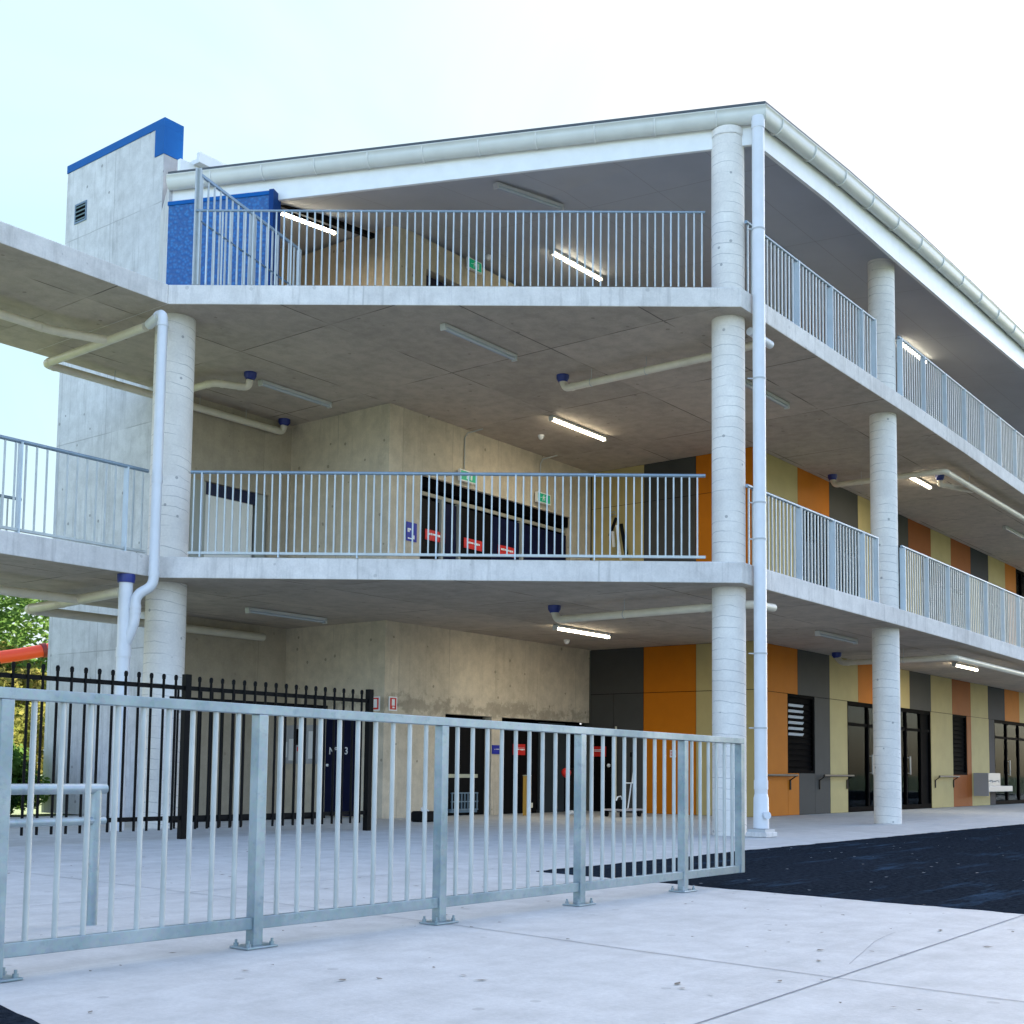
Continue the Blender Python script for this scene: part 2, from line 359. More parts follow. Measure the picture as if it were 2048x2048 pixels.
# concrete core in front of the rooms
def wallrects(rects, y0, y1, mat, name, plane='y'):
    m = MB()
    for a0, a1, z0, z1 in rects:
        if plane == 'y': m.box(a0, a1, y0, y1, z0, z1)
        else: m.box(y0, y1, a0, a1, z0, z1)
    return m.build(name, mat, B)
core = MB()
for r in ((BX, 1.52, 0, Z1B), (1.52, 5.65, 1.655, Z1B), (2.72, 3.0, 0, 1.655),
          (BX, .82, Z1T, Z2B), (.82, 5.65, 5.46, Z2B), (5.0, 5.65, Z1T, 5.46),
          (BX, .87, Z2T, 9.36), (.87, 5.65, 8.87, 9.36), (4.9, 5.65, Z2T, 8.87)):
    core.box(r[0], r[1], BY, BY + .2, r[2], r[3])
lbl(core.build('concrete_wall', M['wall'], B), 'board marked wall of the toilet core')
side = MB()
for z0, z1 in ((0, Z1B), (Z1T, Z2B), (Z2T, 9.34)): side.box(BX, BX + .2, BY + .2, KY, z0, z1)
lbl(side.build('concrete_wall', M['wall'], B), 'sandy side wall of the toilet core')
bk = MB()
for z0, z1 in ((0, Z1B), (Z1T, Z2B), (Z2T, 9.5)):
    if z0 == Z1T:
        for a in ((TX + .201, -1.66, z0, z1), (-1.66, -.37, 5.18, z1), (-.37, BX + .25, z0, z1)): bk.box(a[0], a[1], KY, KY + .2, a[2], a[3])
    else: bk.box(TX + .201, BX + .25, KY, KY + .2, z0, z1)
lbl(bk.build('concrete_wall', M['wall2'], B), 'shaded brown wall beside the stair')
# black interior behind the openings of the core
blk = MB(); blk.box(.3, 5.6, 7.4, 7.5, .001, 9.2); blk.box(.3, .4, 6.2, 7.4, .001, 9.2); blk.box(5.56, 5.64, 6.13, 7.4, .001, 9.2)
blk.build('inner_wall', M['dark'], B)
# stair tower
T = MB(); T.box(TX, 5.2, KY + .2, WY, 0, 9.6); T.box(TX, TX + .2, KY, KY + .199, 0, 9.6)
T.box(TX, TX + .33, KY + .002, WY, 9.6, 10.50); T.box(TX + .33, 4.5, WY - .3, WY, 9.6, 10.4)
tw = lbl(T.build('stair_tower', M['tower'], B), 'tall grey concrete stair tower')
cp = MB(); cp.box(TX - .012, TX + .34, KY - .01, WY + .01, 10.49, 10.62); cp.box(TX - .012, TX + .34, KY - .01, KY + .22, 10.05, 10.489)
lbl(cp.build('parapet_cap', M['blue'], tw), 'bright blue capping')
vt = MB(); vt.box(TX - .014, TX - .002, 10.17, 10.50, 9.55, 9.56 + .02); vt.box(TX - .014, TX - .002, 10.17, 10.50, 9.85, 9.88)
vt.box(TX - .014, TX - .002, 10.17, 10.195, 9.58, 9.85); vt.box(TX - .014, TX - .002, 10.475, 10.50, 9.58, 9.85)
vent = vt.build('air_vent', simple('vent_blue', (.13, .20, .28), .5), tw)
lv = MB(); lv.box(TX - .004, TX - .0015, 10.196, 10.474, 9.581, 9.849)
lv.build('vent_opening', M['dark'], tw)
lv = MB()
for k in range(4): lv.bar((TX - .012, 10.2, 9.605 + k * .07), (TX - .012, 10.47, 9.605 + k * .07), .018, .012, (1, 0, 1))
lv.build('vent_blade', simple('vent_blade', (.16, .24, .33), .5), tw)
# blue mosaic wall on the top floor
A_ = Vector((-3.305, 7.075)); D_ = Vector((.401, -.916)); n_ = Vector((.916, .401))
TL = 1.565; c_ = A_ + D_ * TL / 2 + n_ * .045
lbl(MB().obox(c_, D_, TL / 2, .042, Z2T, 8.665).build('tile_wall', M['tile'], B), 'blue mosaic screen wall')
MB().obox(c_, D_, TL / 2 + .01, .055, 8.665, 8.72).build('tile_wall_cap', M['blue'], B)
MB().obox(A_ + D_ * (TL + .035) + n_ * .075, D_, .034, .12, Z2T, 8.72).build('tile_wall_end', simple('deep_blue', (.003, .04, .17), .55, spec=.15), B)
m = MB(); m.add([(-3.27, 7.12, Z2T), (-2.66, 8.16, Z2T), (-2.56, 8.16, Z2T), (-3.19, 7.12, Z2T), (-3.27, 7.12, 9.05), (-2.66, 8.16, 9.05), (-2.56, 8.16, 9.05), (-3.19, 7.12, 9.05)], [(0, 3, 2, 1), (4, 5, 6, 7), (0, 1, 5, 4), (2, 3, 7, 6), (1, 2, 6, 5), (0, 4, 7, 3)])
lbl(m.build('concrete_wall', M['tower'], B), 'short grey return wall between blue screen and tower')
# ---- roof
gd = Vector((-.401, .916)); gn = Vector((.916, .401))
G0 = Vector((-.028, -.55)); F0 = Vector((.068, -.37))
gl_end = G0 + gd * 8.32
gr = [(-.028, 9.10), (2.6, 9.27), (5.7, 9.385), (8.3, 9.44), (11.3, 9.47), (30, 9.6)]
fr_ = [(.068, 8.675), (2.3, 8.78), (5.0, 8.80), (8.0, 8.84), (12.0, 8.93), (30, 9.1)]
roof = MB()
def gz(x):
    for (a, za), (b, zb) in zip(gr, gr[1:]):
        if x <= b: return za + (zb - za) * (x - a) / (b - a)
    return gr[-1][1]
for (a, za), (b, zb) in zip(gr, gr[1:]):
    i1 = (max(a, 2.0), 13, 10.6); i2 = (max(b, 2.0), 13, 10.6)
    roof.quad((a, -.54, za + .042), (b, -.54, zb + .042), i2, i1); roof.quad((a, -.54, za + .010), (b, -.54, zb + .010), (b, -.38, zb + .010), (a, -.38, za + .010))
    roof.quad((a, -.54, za + .010), (b, -.54, zb + .010), (b, -.54, zb + .042), (a, -.54, za + .042))
e2 = G0 + gd * 8.3 + gn * .01; e1 = G0 + Vector((.0, .01))
roof.quad((e1.x, e1.y, 9.142), (2.0, 13, 10.6), (e2.x, e2.y, 9.142)); roof.quad((e1.x, e1.y, 9.11), (e1.x, e1.y, 9.142), (e2.x, e2.y, 9.142), (e2.x, e2.y, 9.11))
rf = roof.build('roof', simple('roof_sheet', (.07, .08, .09), .6), B)
# soffit: hipped, two sheets
sf = MB(); yy = 12.0; cx = lambda y: .068 + .1445 * (y + .37); zr = lambda y: 8.925 + .08 * (y + .37)
zl = lambda x, y: 8.925 + .15 * (.916 * (x - .068) + .401 * (y + .37))
f2 = F0 + gd * 8.25
sf.quad((F0.x, F0.y, zr(F0.y)), (30, -.37, zr(-.37)), (30, yy, zr(yy)), (cx(yy), yy, zr(yy)))
sf.quad((F0.x, F0.y, zr(F0.y)), (cx(yy), yy, zr(yy)), (TX + .35, 12, zl(TX + .35, 12)), (TX + .35, 8.14, zl(TX + .35, 8.14)), (f2.x, f2.y, zl(f2.x, f2.y)))
so = sf.build('soffit', M['roofsoff'], B); so.data.materials.clear()
def soffm():
    m, nt, b = newmat('soffit_sheeting'); j_ = lines(nt, [(0, 2.7, 1.2, .006), (1, 1.2, 1.75, .005)], .001)
    b.inputs['Roughness'].default_value = .75
    v, g = pos(nt); c = ramp(nt, noise(nt, v, 1.2, 3), .3, .7, (.42, .43, .45, 1), (.47, .48, .50, 1))
    L(nt, mix(nt, math_(nt, 'MULTIPLY', j_, .6), c, (.26, .22, .23, 1)), b.inputs['Base Color']); return m
so.data.materials.append(soffm())
# fascia
fa = MB(); fe = F0 + gd * 8.2
a = (F0.x, F0.y); e_ = (fe.x, fe.y)
def strip(m, p, q, zb0, zb1, zt0, zt1, th, nrm):
    p = Vector(p); q = Vector(q); n = Vector(nrm) * th
    v = [(p.x, p.y, zb0), (q.x, q.y, zb1), (q.x, q.y, zt1), (p.x, p.y, zt0), (p.x + n.x, p.y + n.y, zb0), (q.x + n.x, q.y + n.y, zb1), (q.x + n.x, q.y + n.y, zt1), (p.x + n.x, p.y + n.y, zt0)]
    m.add(v, [(0, 1, 2, 3), (4, 7, 6, 5), (0, 4, 5, 1), (3, 2, 6, 7), (0, 3, 7, 4), (1, 5, 6, 2)])
strip(fa, a, e_, 8.675, 8.62, 9.10, 9.10, .05, gn)
lbl(fa.build('fascia', M['white'], rf), 'white fascia on the short side')
fa = MB()
for (x0, z0), (x1, z1) in zip(fr_, fr_[1:]): strip(fa, (x0 + .004, -.37), (x1, -.37), z0, z1, gz(x0), gz(x1), .05, (0, 1))
lbl(fa.build('fascia', M['white'], rf), 'white fascia on the long side')
# gutters: half round profile
def gutter(path, out, name, ends):
    """path: list of 3D pts on the outer top lip, out: 2D unit pointing to the building"""
    o = Vector((out[0], out[1], 0)); prof = []
    for k in range(13):
        t = PI * k / 12; prof.append((.098 - .098 * math.cos(t), -.015 - .172 * math.sin(t) ** .8))
    prof = [(-.006, .0), (-.006, -.018), (.0, -.02)] + prof[1:] + [(.196, 0)]
    m = MB(); n = len(prof); vs = []
    for p in path:
        p = Vector(p)
        for a_, b_ in prof: vs.append(p + o * a_ + Vector((0, 0, b_)))
    fs = [(i * n + k, i * n + k + 1, (i + 1) * n + k + 1, (i + 1) * n + k) for i in range(len(path) - 1) for k in range(n - 1)]
    m.add(vs, fs, True)
    if ends:
        m.add(vs[-n:], [tuple(range(n))])
    g = m.build('gutter', M['gutter'], rf); lbl(g, name); return g, prof, o
left_path = [(G0 + gd * t) for t in (0, 2, 4, 6, 8.32)]
g1, prof, o1 = gutter([(p.x, p.y, 9.10) for p in left_path], gn, 'pale half round gutter over the short balconies', True)
g2, prof, o2 = gutter([(x, -.55, z) for x, z in gr], (0, 1), 'pale half round gutter over the long balconies', False)
def strap(p, o, par):
    m = MB(); pts = [Vector(p) + o * (a_ + (-.006 if a_ < .098 else .006)) + Vector((0, 0, b_ - .008)) for a_, b_ in prof[2:-1]]
    pts.append(pts[-1] + o * .03); m.tube(pts, .009, 6); m.build('gutter_bracket', M['strap'], par)
for k in range(11):
    t = .62 + k * .78
    if t < 8.3: q = G0 + gd * t; strap((q.x, q.y, 9.10), o1, rf)
x = .45; st = 1.0
while x < 15: strap((x, -.55, gz(x)), o2, rf); x += 1.02
# small high eave beside the tower
ev = MB(); ev.box(TX + .34, 3.0, KY - .35, KY - .02, 9.93, 10.0); ev.box(TX + .34, 3.0, KY - .42, KY - .35, 9.93, 10.09); ev.box(TX + .1, 3.0, KY - .28, KY - .21, 9.45, 9.929)
lbl(ev.build('upper_eave', M['white'], rf), 'small white box gutter beside the tower')
# ---- coloured cladding
def clad(rects, plane, fixed, lvl):
    """rects: (a0,a1,z0,z1,mat). plane 'y' -> facade along X at Y=fixed ; 'x' -> along Y at X=fixed"""
    bm_ = MB()
    for a0, a1, z0, z1, mt in rects:
        g = .005
        m = MB()
        if plane == 'y':
            m.box(a0 + g, a1 - g, fixed, fixed + .02, z0 + g, z1 - g); bm_.box(a0, a1, fixed + .010, fixed + .07, z0, z1)
        else:
            m.box(fixed, fixed + .02, a0 + g, a1 - g, z0 + g, z1 - g); bm_.box(fixed + .010, fixed + .07, a0, a1, z0, z1)
        nm = {'orange': 'orange', 'olive': 'olive yellow', 'grey': 'charcoal grey', 'navygrey': 'dark blue grey', 'rust': 'rust orange'}[mt]
        lbl(m.build('cladding_panel', M[mt], B), nm + ' cladding panel')
    return bm_.build('wall_lining', M['dark'], B)
J0 = 2.19; J1 = 5.735
up0 = [(5.70, 5.97, 'grey'), (5.97, 7.43, 'orange'), (7.43, 8.86, 'grey'), (8.86, 10.26, 'olive'), (10.26, 11.7, 'orange'), (11.7, 13.15, 'olive'), (13.15, 14.5, 'grey'), (14.5, 15.95, 'olive'), (15.95, 17.33, 'rust'), (17.33, 18.71, 'olive'), (18.71, 20.14, 'navygrey'), (20.14, 21.47, 'orange'), (21.47, 22.9, 'olive'), (22.9, 24.3, 'grey'), (24.3, 27, 'orange'), (27, 30, 'olive')]
R0 = [(a, b, J0, Z1B, m) for a, b, m in up0]
R0 += [(5.70, 5.97, 0, J0, 'grey'), (5.97, 7.0, 0, J0, 'orange'), (7.0, 7.47, 0, .76, 'orange'), (7.47, 8.16, 0, .76, 'grey'), (8.16, 8.86, 0, J0, 'grey'), (8.86, 9.70, 0, J0, 'olive'),
       (14.47, 15.96, 0, J0, 'olive'), (15.96, 17.0, 0, .76, 'rust'), (17.0, 17.33, 0, J0, 'rust'), (17.33, 18.74, 0, J0, 'olive'), (18.74, 19.2, 0, J0, 'navygrey'), (22.4, 30, 0, J0, 'olive')]
clad(R0, 'y', QY, 0)
up1 = [(5.70, 5.80, 'orange'), (5.80, 6.04, 'grey'), (6.04, 7.49, 'olive'), (7.49, 8.92, 'orange'), (8.92, 10.35, 'grey'), (10.35, 11.78, 'olive'), (11.78, 13.2, 'grey'), (13.2, 14.65, 'rust'), (14.65, 16.04, 'olive'), (16.04, 17.52, 'rust'), (17.52, 18.95, 'navygrey'), (18.95, 20.41, 'olive'), (20.41, 21.41, 'orange'), (22.6, 24.2, 'grey'), (24.2, 30, 'olive')]
R1 = [(a, b, J1, Z2B, m) for a, b, m in up1]
R1 += [(5.70, 5.80, Z1T, J1, 'orange'), (5.80, 6.04, Z1T, J1, 'grey'), (6.04, 7.68, Z1T, J1, 'olive'), (10.4, 11.5, Z1T, J1, 'olive'), (12.9, 14.0, Z1T, J1, 'olive'), (17.4, 18.2, Z1T, J1, 'olive'), (20.6, 21.41, Z1T, J1, 'orange'), (22.6, 30, Z1T, J1, 'olive')]
clad(R1, 'y', QY, 1)
clad([(x, x + 1.43, Z2T, 9.12, m) for x, m in ((5.7, 'olive'), (7.13, 'orange'), (8.56, 'grey'), (9.99, 'olive'), (11.42, 'orange'), (12.85, 'grey'), (14.28, 'olive'), (15.71, 'rust'))] + [(17.14, 30, Z2T, 9.12, 'grey')], 'y', QY, 2)
ys = (BY - .004, 4.75, 3.66, QY)
for z0, z1, jn, ms in ((0, Z1B, J0, ('grey', 'orange', 'olive')), (Z1T, Z2B, J1, ('olive', 'grey', 'orange')), (Z2T, 9.16, None, ('grey', 'olive', 'orange'))):
    rr = []
    for k in range(3):
        a0, a1 = ys[k + 1], ys[k]
        if k == 2: a0 = QY + .001
        if jn:
            rr.append((a0, a1, jn, z1, ms[k]))
            if z0 == 0 and k == 0: rr += [(a0, 5.40, 0, jn, ms[k]), (5.40, a1, 1.52, jn, ms[k])]
            else: rr.append((a0, a1, z0, jn, ms[k]))
        else: rr.append((a0, a1, z0, z1, ms[k]))
    clad(rr, 'x', PX, 0)
# rooms behind the glazing
for z0, z1 in ((.002, Z1B), (Z1T + .002, Z2B)):
    m = MB(); m.box(5.8, 30, 6.1, 6.2, z0, z1); m.box(5.80, 5.9, 2.7, 6.1, z0, z1); m.box(14.9, 15.0, 2.7, 6.1, z0, z1); m.box(21.7, 21.8, 2.7, 6.1, z0, z1)
    m.build('room_wall', M['room'], B)
    m = MB(); m.box(5.9, 29.9, 2.62, 6.09, z0, z0 + .006); m.build('room_floor', M['roomf'], B)
    m = MB()
    for k in range(7):
        x = 8.0 + k * 2.3
        for y, dz in ((3.6, 1.12), (5.0, .98)): m.box(x, x + 1.2, y, y + .10, z1 - dz, z1 - dz + .04)
    m.build('room_light', M['skylamp'], B)
m = MB()
for x in (8.6, 10.4, 12.1, 13.2, 19.8, 21.0):
    m.box(x, x + 1.1, 4.0, 4.5, .70, .74)
    for dx in (.04, 1.02): m.box(x + dx, x + dx + .04, 4.05, 4.45, .008, .70)
    m.box(x + .25, x + .75, 4.2, 4.24, .78, 1.12); m.box(x + .3, x + .7, 3.55, 3.6, .45, .85); m.box(x + .3, x + .7, 3.55, 3.95, .42, .45)
m.build('room_furniture', simple('furniture', (.03, .05, .16), .5), B)
m = MB(); m.box(9.9, 11.2, 6.07, 6.095, .9, 1.9); m.box(12.0, 13.6, 6.07, 6.095, 1.0, 1.8); m.box(16, 17, 6.07, 6.095, 1.0, 1.8); m.build('pinboard', simple('pinboard', (.42, .45, .30), .8), B)
def glazed(x0, x1, z0, z1, mull, transom, name='glazed_door', lab=None, solid=None):
    f = MB(); w = .06; y0, y1 = QY + .012, QY + .09
    f.box(x0, x1, y0, y1, z1 - .08, z1 - .002); f.box(x0, x1, y0, y1, z0 + .002, z0 + .10)
    xs = [x0] + mull + [x1]
    for i, x in enumerate(xs):
        a, b = (x, x + w) if i == 0 else ((x - w, x) if i == len(xs) - 1 else (x - w / 2, x + w / 2))
        f.box(a, b, y0 - .003, y1 + .003, z0 + .10, z1 - .08)
    for a, b in zip(xs, xs[1:]): f.box(a + w, b - w, y0 + .004, y1 - .004, transom - .03, transom + .03)
    d = f.build(name, M['dark'], B)
    if lab: lbl(d, lab)
    for a, b in zip(xs, xs[1:]):
        for c0, c1 in ((z0 + .10, transom - .03), (transom + .03, z1 - .08)):
            mt = M['dark'] if solid and abs(a - solid) < .01 else M['glass']
            MB().box(a + .031, b - .031, QY + .045, QY + .052, c0, c1).build('glass_pane' if mt is M['glass'] else 'door_infill', mt, d)
    for a, b in list(zip(xs, xs[1:]))[1:-1]:
        MB().bar((a + .10, QY - .03, z0 + .75), (a + .10, QY - .03, z0 + 1.15), .02, .03).bar((a + .10, QY - .03, z0 + .78), (a + .10, QY + .03, z0 + .78), .015, .015).bar((a + .10, QY - .03, z0 + 1.12), (a + .10, QY + .03, z0 + 1.12), .015, .015).build('door_handle', M['steel'], d)
    return d
glazed(9.70, 14.47, .002, J0, [10.8, 11.9, 12.95, 13.85], 1.74, solid=13.85, lab='black framed classroom doors on the ground floor')
glazed(19.2, 22.4, .002, J0, [20.3, 21.4], 1.74)
glazed(7.68, 10.4, Z1T + .002, J1, [8.75, 9.6], 5.2, lab='black framed doors on the first floor balcony')
glazed(11.5, 12.9, Z1T + .002, J1, [12.2], 5.2); glazed(14.0, 17.4, Z1T + .002, J1, [15.1, 16.2], 5.2); glazed(18.2, 20.6, Z1T + .002, J1, [19.4], 5.2); glazed(21.41, 22.6, Z1T + .002, Z2B - .01, [22.0], 5.2)
def louvre(x0, x1, z0, z1, n, lit):
    f = MB(); f.box(x0, x1, QY + .055, QY + .065, z0, z1)
    for a, b, c, d_ in ((x0, x0 + .05, z0, z1), (x1 - .05, x1, z0, z1), (x0 + .05, x1 - .05, z0, z0 + .05), (x0 + .05, x1 - .05, z1 - .05, z1)): f.box(a, b, QY + .012, QY + .055, c, d_)
    w = lbl(f.build('window', M['dark'], B), 'black louvred window')
    s_ = MB(); k = 0; z = z1 - .16
    while z > z0 + .1:
        s_.bar((x0 + .06, QY + .04, z), (x0 + (x1 - x0) * .95, QY + .04, z), .03, .006, (0, 1, -.8)); z -= .105
    s_.build('louvre_blade', M['dark'], w)
    if lit:
        s_ = MB()
        for k in range(6): s_.bar((x0 + .07, QY + .022, z1 - .20 - k * .105), (x0 + (x1 - x0) * .60, QY + .022, z1 - .20 - k * .105), .05, .012, (0, 1, .6))
        s_.build('louvre_blade', simple('louvre_bright', (.55, .57, .58), .3), w)
louvre(7.0, 8.16, .76, J0, 12, True); louvre(15.96, 17.0, .76, J0, 12, False)
# toilet core doors
def leafdoor(x0, x1, z0, z1, mat, name='door', lab=None, y=BY + .07):
    o = MB().box(x0, x1, y, y + .04, z0 + .004, z1).build(name, mat, B, .003)
    if lab: lbl(o, lab)
    return o
pfm = simple('pale_frame', (.36, .35, .31), .5)
for x, w_, zt_ in ((1.38, .05, 5.155), (1.82, .05, 5.155), (3.54, .05, 5.155), (.84, .03, 5.27)): MB().box(x, x + w_, BY + .03, BY + .13, Z1T, zt_).build('door_jamb', pfm, B)
d1 = leafdoor(.90, 1.36, Z1T, 5.10, M['black'], lab='black toilet door')
d2 = leafdoor(1.45, 1.80, Z1T, 5.12, M['navy'])
d3 = leafdoor(1.90, 2.70, Z1T, 5.12, M['black']); d4 = leafdoor(2.73, 3.52, Z1T, 5.12, M['navy']); d5 = leafdoor(3.62, 4.95, Z1T, 5.12, M['navy'])
MB().box(.82, 5.0, BY + .06, BY + .12, 5.28, 5.46).build('door_head', M['dark'], B)
MB().box(.90, 4.95, BY + .075, BY + .10, 5.16, 5.22).build('door_head_strip', simple('strip', (.30, .28, .22), .6), B)
for x0, x1 in ((.95, 1.75), (2.0, 2.8), (3.0, 3.8), (4.0, 4.8)): leafdoor(x0, x1, Z2T, 8.8, M['navy'])
leafdoor(3.08, 4.12, 0, 1.6, M['black'], lab='black ground floor door'); leafdoor(4.18, 4.98, 0, 1.62, M['greydoor'], lab='slate grey ground floor door')
leafdoor(1.55, 2.70, 0, 1.62, M['black'], y=BY + .13)
leafdoor(5.02, 5.60, 0, 1.62, M['black'])
MB().box(PX + .02, PX + .06, 5.42, 5.90, .004, 1.50).build('door', M['black'], B)
MB().sphere((PX + .0, 5.50, .86), .035).build('door_knob', M['signw'], B)
MB().box(1.57, 2.5, BY + .11, BY + .129, .62, .68).build('door_rail', simple('rail_cream', (.40, .40, .30), .6), B)
# white door in the shaded wall of the first floor
wd = leafdoor(-1.62, -.66, Z1T, 4.98, simple('white_door', (.88, .87, .84), .18), lab='glossy white door with dark head', y=KY + .05)
MB().box(-1.66, -.60, KY + .03, KY + .12, 4.98, 5.17).build('door_transom', simple('navy_transom', (.012, .02, .06), .2), wd)
gg = simple('grey_green', (.36, .37, .33), .5)
MB().box(-.60, -.40, KY + .03, KY + .10, Z1T + .002, 5.17).build('side_panel', gg, wd); MB().box(-1.95, -1.68, KY - .05, KY - .005, Z1T + .002, 5.15).build('open_leaf', gg, wd)
# notice board on side wall, ground floor
# ------------------------------------------------------------------ COVERED WALKWAY
Wk = thing('covered_walkway', 'two level concrete walkway running out of the left edge from the stair tower', 'walkway')
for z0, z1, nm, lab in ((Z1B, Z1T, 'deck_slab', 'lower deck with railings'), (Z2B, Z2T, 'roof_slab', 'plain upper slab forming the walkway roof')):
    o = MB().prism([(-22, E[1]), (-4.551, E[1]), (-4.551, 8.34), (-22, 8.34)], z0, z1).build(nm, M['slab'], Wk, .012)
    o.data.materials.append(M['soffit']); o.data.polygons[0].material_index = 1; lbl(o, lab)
# ------------------------------------------------------------------ BALUSTRADES
def balustrade(p0, p1, z, zt, posts, sp, label, tubular=True, handr=.022, mat='galvl', postw=.065, bot=True):
    p0 = Vector((p0[0], p0[1], 0)); p1 = Vector((p1[0], p1[1], 0)); d = (p1 - p0); Ln = d.length; d.normalize(); ang = math.atan2(d.y, d.x)
    t = thing('balustrade', label, 'balustrade', 'steel balustrades round the balconies', (p0.x, p0.y, z))
    h = zt - z; zb = .05 if bot else -.015
    def bld(m, nm, mt=None): 
        o = m.build(nm, M[mt or mat], t); o.rotation_euler = (0, 0, ang); return o
    bld(MB().tube([(0, 0, h - handr), (Ln, 0, h - handr)], handr, 12), 'handrail', 'rail')
    if bot: bld(MB().bar((0, 0, zb), (Ln, 0, zb), .045, .03), 'bottom_rail')
    bme = MB().bar((0, 0, zb + .015), (0, 0, h - 2 * handr + .01), .018, .018)
    b0 = None
    pm = MB().box(-.008, .008, -postw / 2, postw / 2, -.001, h - 2 * handr + .012)
    p_0 = None
    for q in posts:
        lx = Vector((q * d.x, q * d.y, 0))
        if p_0 is None: p_0 = pm.build('post', M['post'], t); p_0.rotation_euler = (0, 0, ang); p_0.location = lx
        else:
            o = p_0.copy(); COL.objects.link(o); o.parent = t; o.location = lx
    k = sp
    cnt = 0
    x = sp * .5
    while x < Ln - .02:
        if all(abs(x - q) > sp * .45 for q in posts):
            lx = Vector((x * d.x, x * d.y, 0)); cnt += 1
            if b0 is None: b0 = bme.build('baluster', M[mat], t); b0.rotation_euler = (0, 0, ang); b0.location = lx
            else: o = b0.copy(); COL.objects.link(o); o.parent = t; o.location = lx
        x += sp
    return t
fl0, fl1 = (-4.335, 5.02), (-.585, .005); FL = math.dist(fl0, fl1); sp = .962
b1 = balustrade(fl0, fl1, Z1T, 4.362, [.145 + k * .956 for k in range(6)], .0956, 'first floor balustrade on the short side between two round columns')
b2 = balustrade((-4.36, 5.05), fl1, Z2T, 7.655, [.145 + k * .956 for k in range(7) if .145 + k * .956 < FL], .0956, 'top floor balustrade under the sloping pale gutter', postw=.03, handr=.016, bot=False)
b3 = balustrade((.0, -.25), (4.25, -.25), Z2T, 7.69, [.38, 1.48, 2.58, 3.68, 4.19], .108, 'top floor balustrade just right of the white downpipe', bot=False, postw=.092)
b4 = balustrade((.0, -.25), (4.25, -.25), Z1T, 4.32, [.40, 1.50, 2.58, 3.65, 4.17], .108, 'first floor balustrade just right of the white downpipe', bot=False, postw=.092)
b5 = balustrade((5.24, -.25), (14.3, -.13), Z2T, 7.72, [.05 + 1.085 * k for k in range(9)], .108, 'top floor balustrade right of the second column, reaching the edge', bot=False, postw=.092)
b6 = balustrade((5.24, -.25), (14.3, -.13), Z1T, 4.35, [.05 + 1.085 * k for k in range(9)], .108, 'first floor balustrade right of the second column, reaching the edge', bot=False, postw=.092)
b7 = balustrade((-4.68, 5.40), (-12.0, 5.40), Z1T, 4.36, [.30 + 1.37 * k for k in range(6)], .128, 'near balustrade of the walkway deck at the left edge', handr=.024, postw=.085)
b8 = balustrade((-4.68, 8.22), (-12.0, 8.22), Z1T, 4.36, [.30 + 1.37 * k for k in range(6)], .128, 'far balustrade of the walkway deck, seen through the near one')
# raked screen closing the end of the top balcony
rk = thing('raked_screen', 'raked steel picket screen with tall post at the left end of the top balcony', 'screen', loc=(-4.33, 5.06, Z2T))
MB().box(-.012, .012, -.045, .045, 0, 1.50).box(-.045, .045, -.012, .012, 0, 1.50).build('tall_post', M['galvl'], rk)
x1 = 1.72; y1 = .04
def at(t, z): return (x1 * t, y1 * t, z)
MB().bar(at(0, 1.44), at(1, 1.07), .035, .035).build('top_rail', M['rail'], rk)
MB().bar(at(0, .85), at(1, .50), .02, .02).build('middle_rail', simple('rail_dark', (.10, .16, .22), .5, .3), rk)  # middle rail in a darker steel colour
for t_ in (.52, 1.0): MB().box(x1 * t_ - .025, x1 * t_ + .025, -.02 + y1 * t_, .02 + y1 * t_, 0, 1.44 - .37 * t_).build('post', M['galvl'], rk)
for k in range(17):
    t_ = (k + .6) / 17.5
    if abs(t_ - .52) > .02: MB().bar(at(t_, 0), at(t_, 1.43 - .37 * t_), .018, .018).build('picket', M['galvl'], rk)
# ------------------------------------------------------------------ FOREGROUND FENCE
fx = [-12.42, -11.24, -10.07, -8.905, -7.72, -6.59, -5.845]
fy = lambda x: -3.017 - (x + 11.24) * .028
ft = lambda x: 1.048 - (x + 11.24) * .0072
F = thing('steel_fence', 'long waist high galvanised picket fence on bolted base plates across the foreground', 'fence', loc=(-9, fy(-9), 0))
fo = Vector((-9, fy(-9), 0))
def fb(m, nm, par=F, lab=None):
    m.v = [tuple(Vector(v) - fo) for v in m.v]
    o = m.build(nm, M['galvl' if nm == 'picket' else 'galv'], par, .003); 
    return o
fa_ = (fx[0], fy(fx[0])); fe_ = (fx[-1] + .025, fy(fx[-1] + .025))
fb(MB().bar((*fa_, ft(fa_[0]) - .021), (*fe_, ft(fe_[0]) - .021), .052, .042), 'top_rail')
fb(MB().bar((*fa_, .105), (*fe_, .105), .036, .052), 'bottom_rail')
for i, x in enumerate(fx):
    y = fy(x); last = i == len(fx) - 1
    p = fb(MB().box(x - .026, x + .026, y - .026, y + .026, .08 if last else .010, ft(x) - .0425), 'post')
    if not last:
        m = MB(); m.box(x - .085, x + .085, y - .06, y + .06, .0015, .011)
        q = fb(m, 'base_plate', p); 
        for dx, dy in ((-.065, -.04), (.065, -.04), (-.065, .04), (.065, .04)):
            bm_ = MB().tube([(x + dx, y + dy, .011), (x + dx, y + dy, .024)], .012, 6); bm_.tube([(x + dx, y + dy, .024), (x + dx, y + dy, .038)], .006, 8); fb(bm_, 'bolt', p)
pk = None
for a, b in zip(fx, fx[1:]):
    n = 9 if b - a > 1 else 6
    for k in range(1, n + 1):
        x = a + (b - a) * k / (n + 1) if n == 9 else a + .117 * k * (.745 / .117 / 7)
        if x < -11.9: continue
        fb(MB().tube([(x, fy(x), .131), (x, fy(x), ft(x) - .042)], .0115, 10), 'picket')
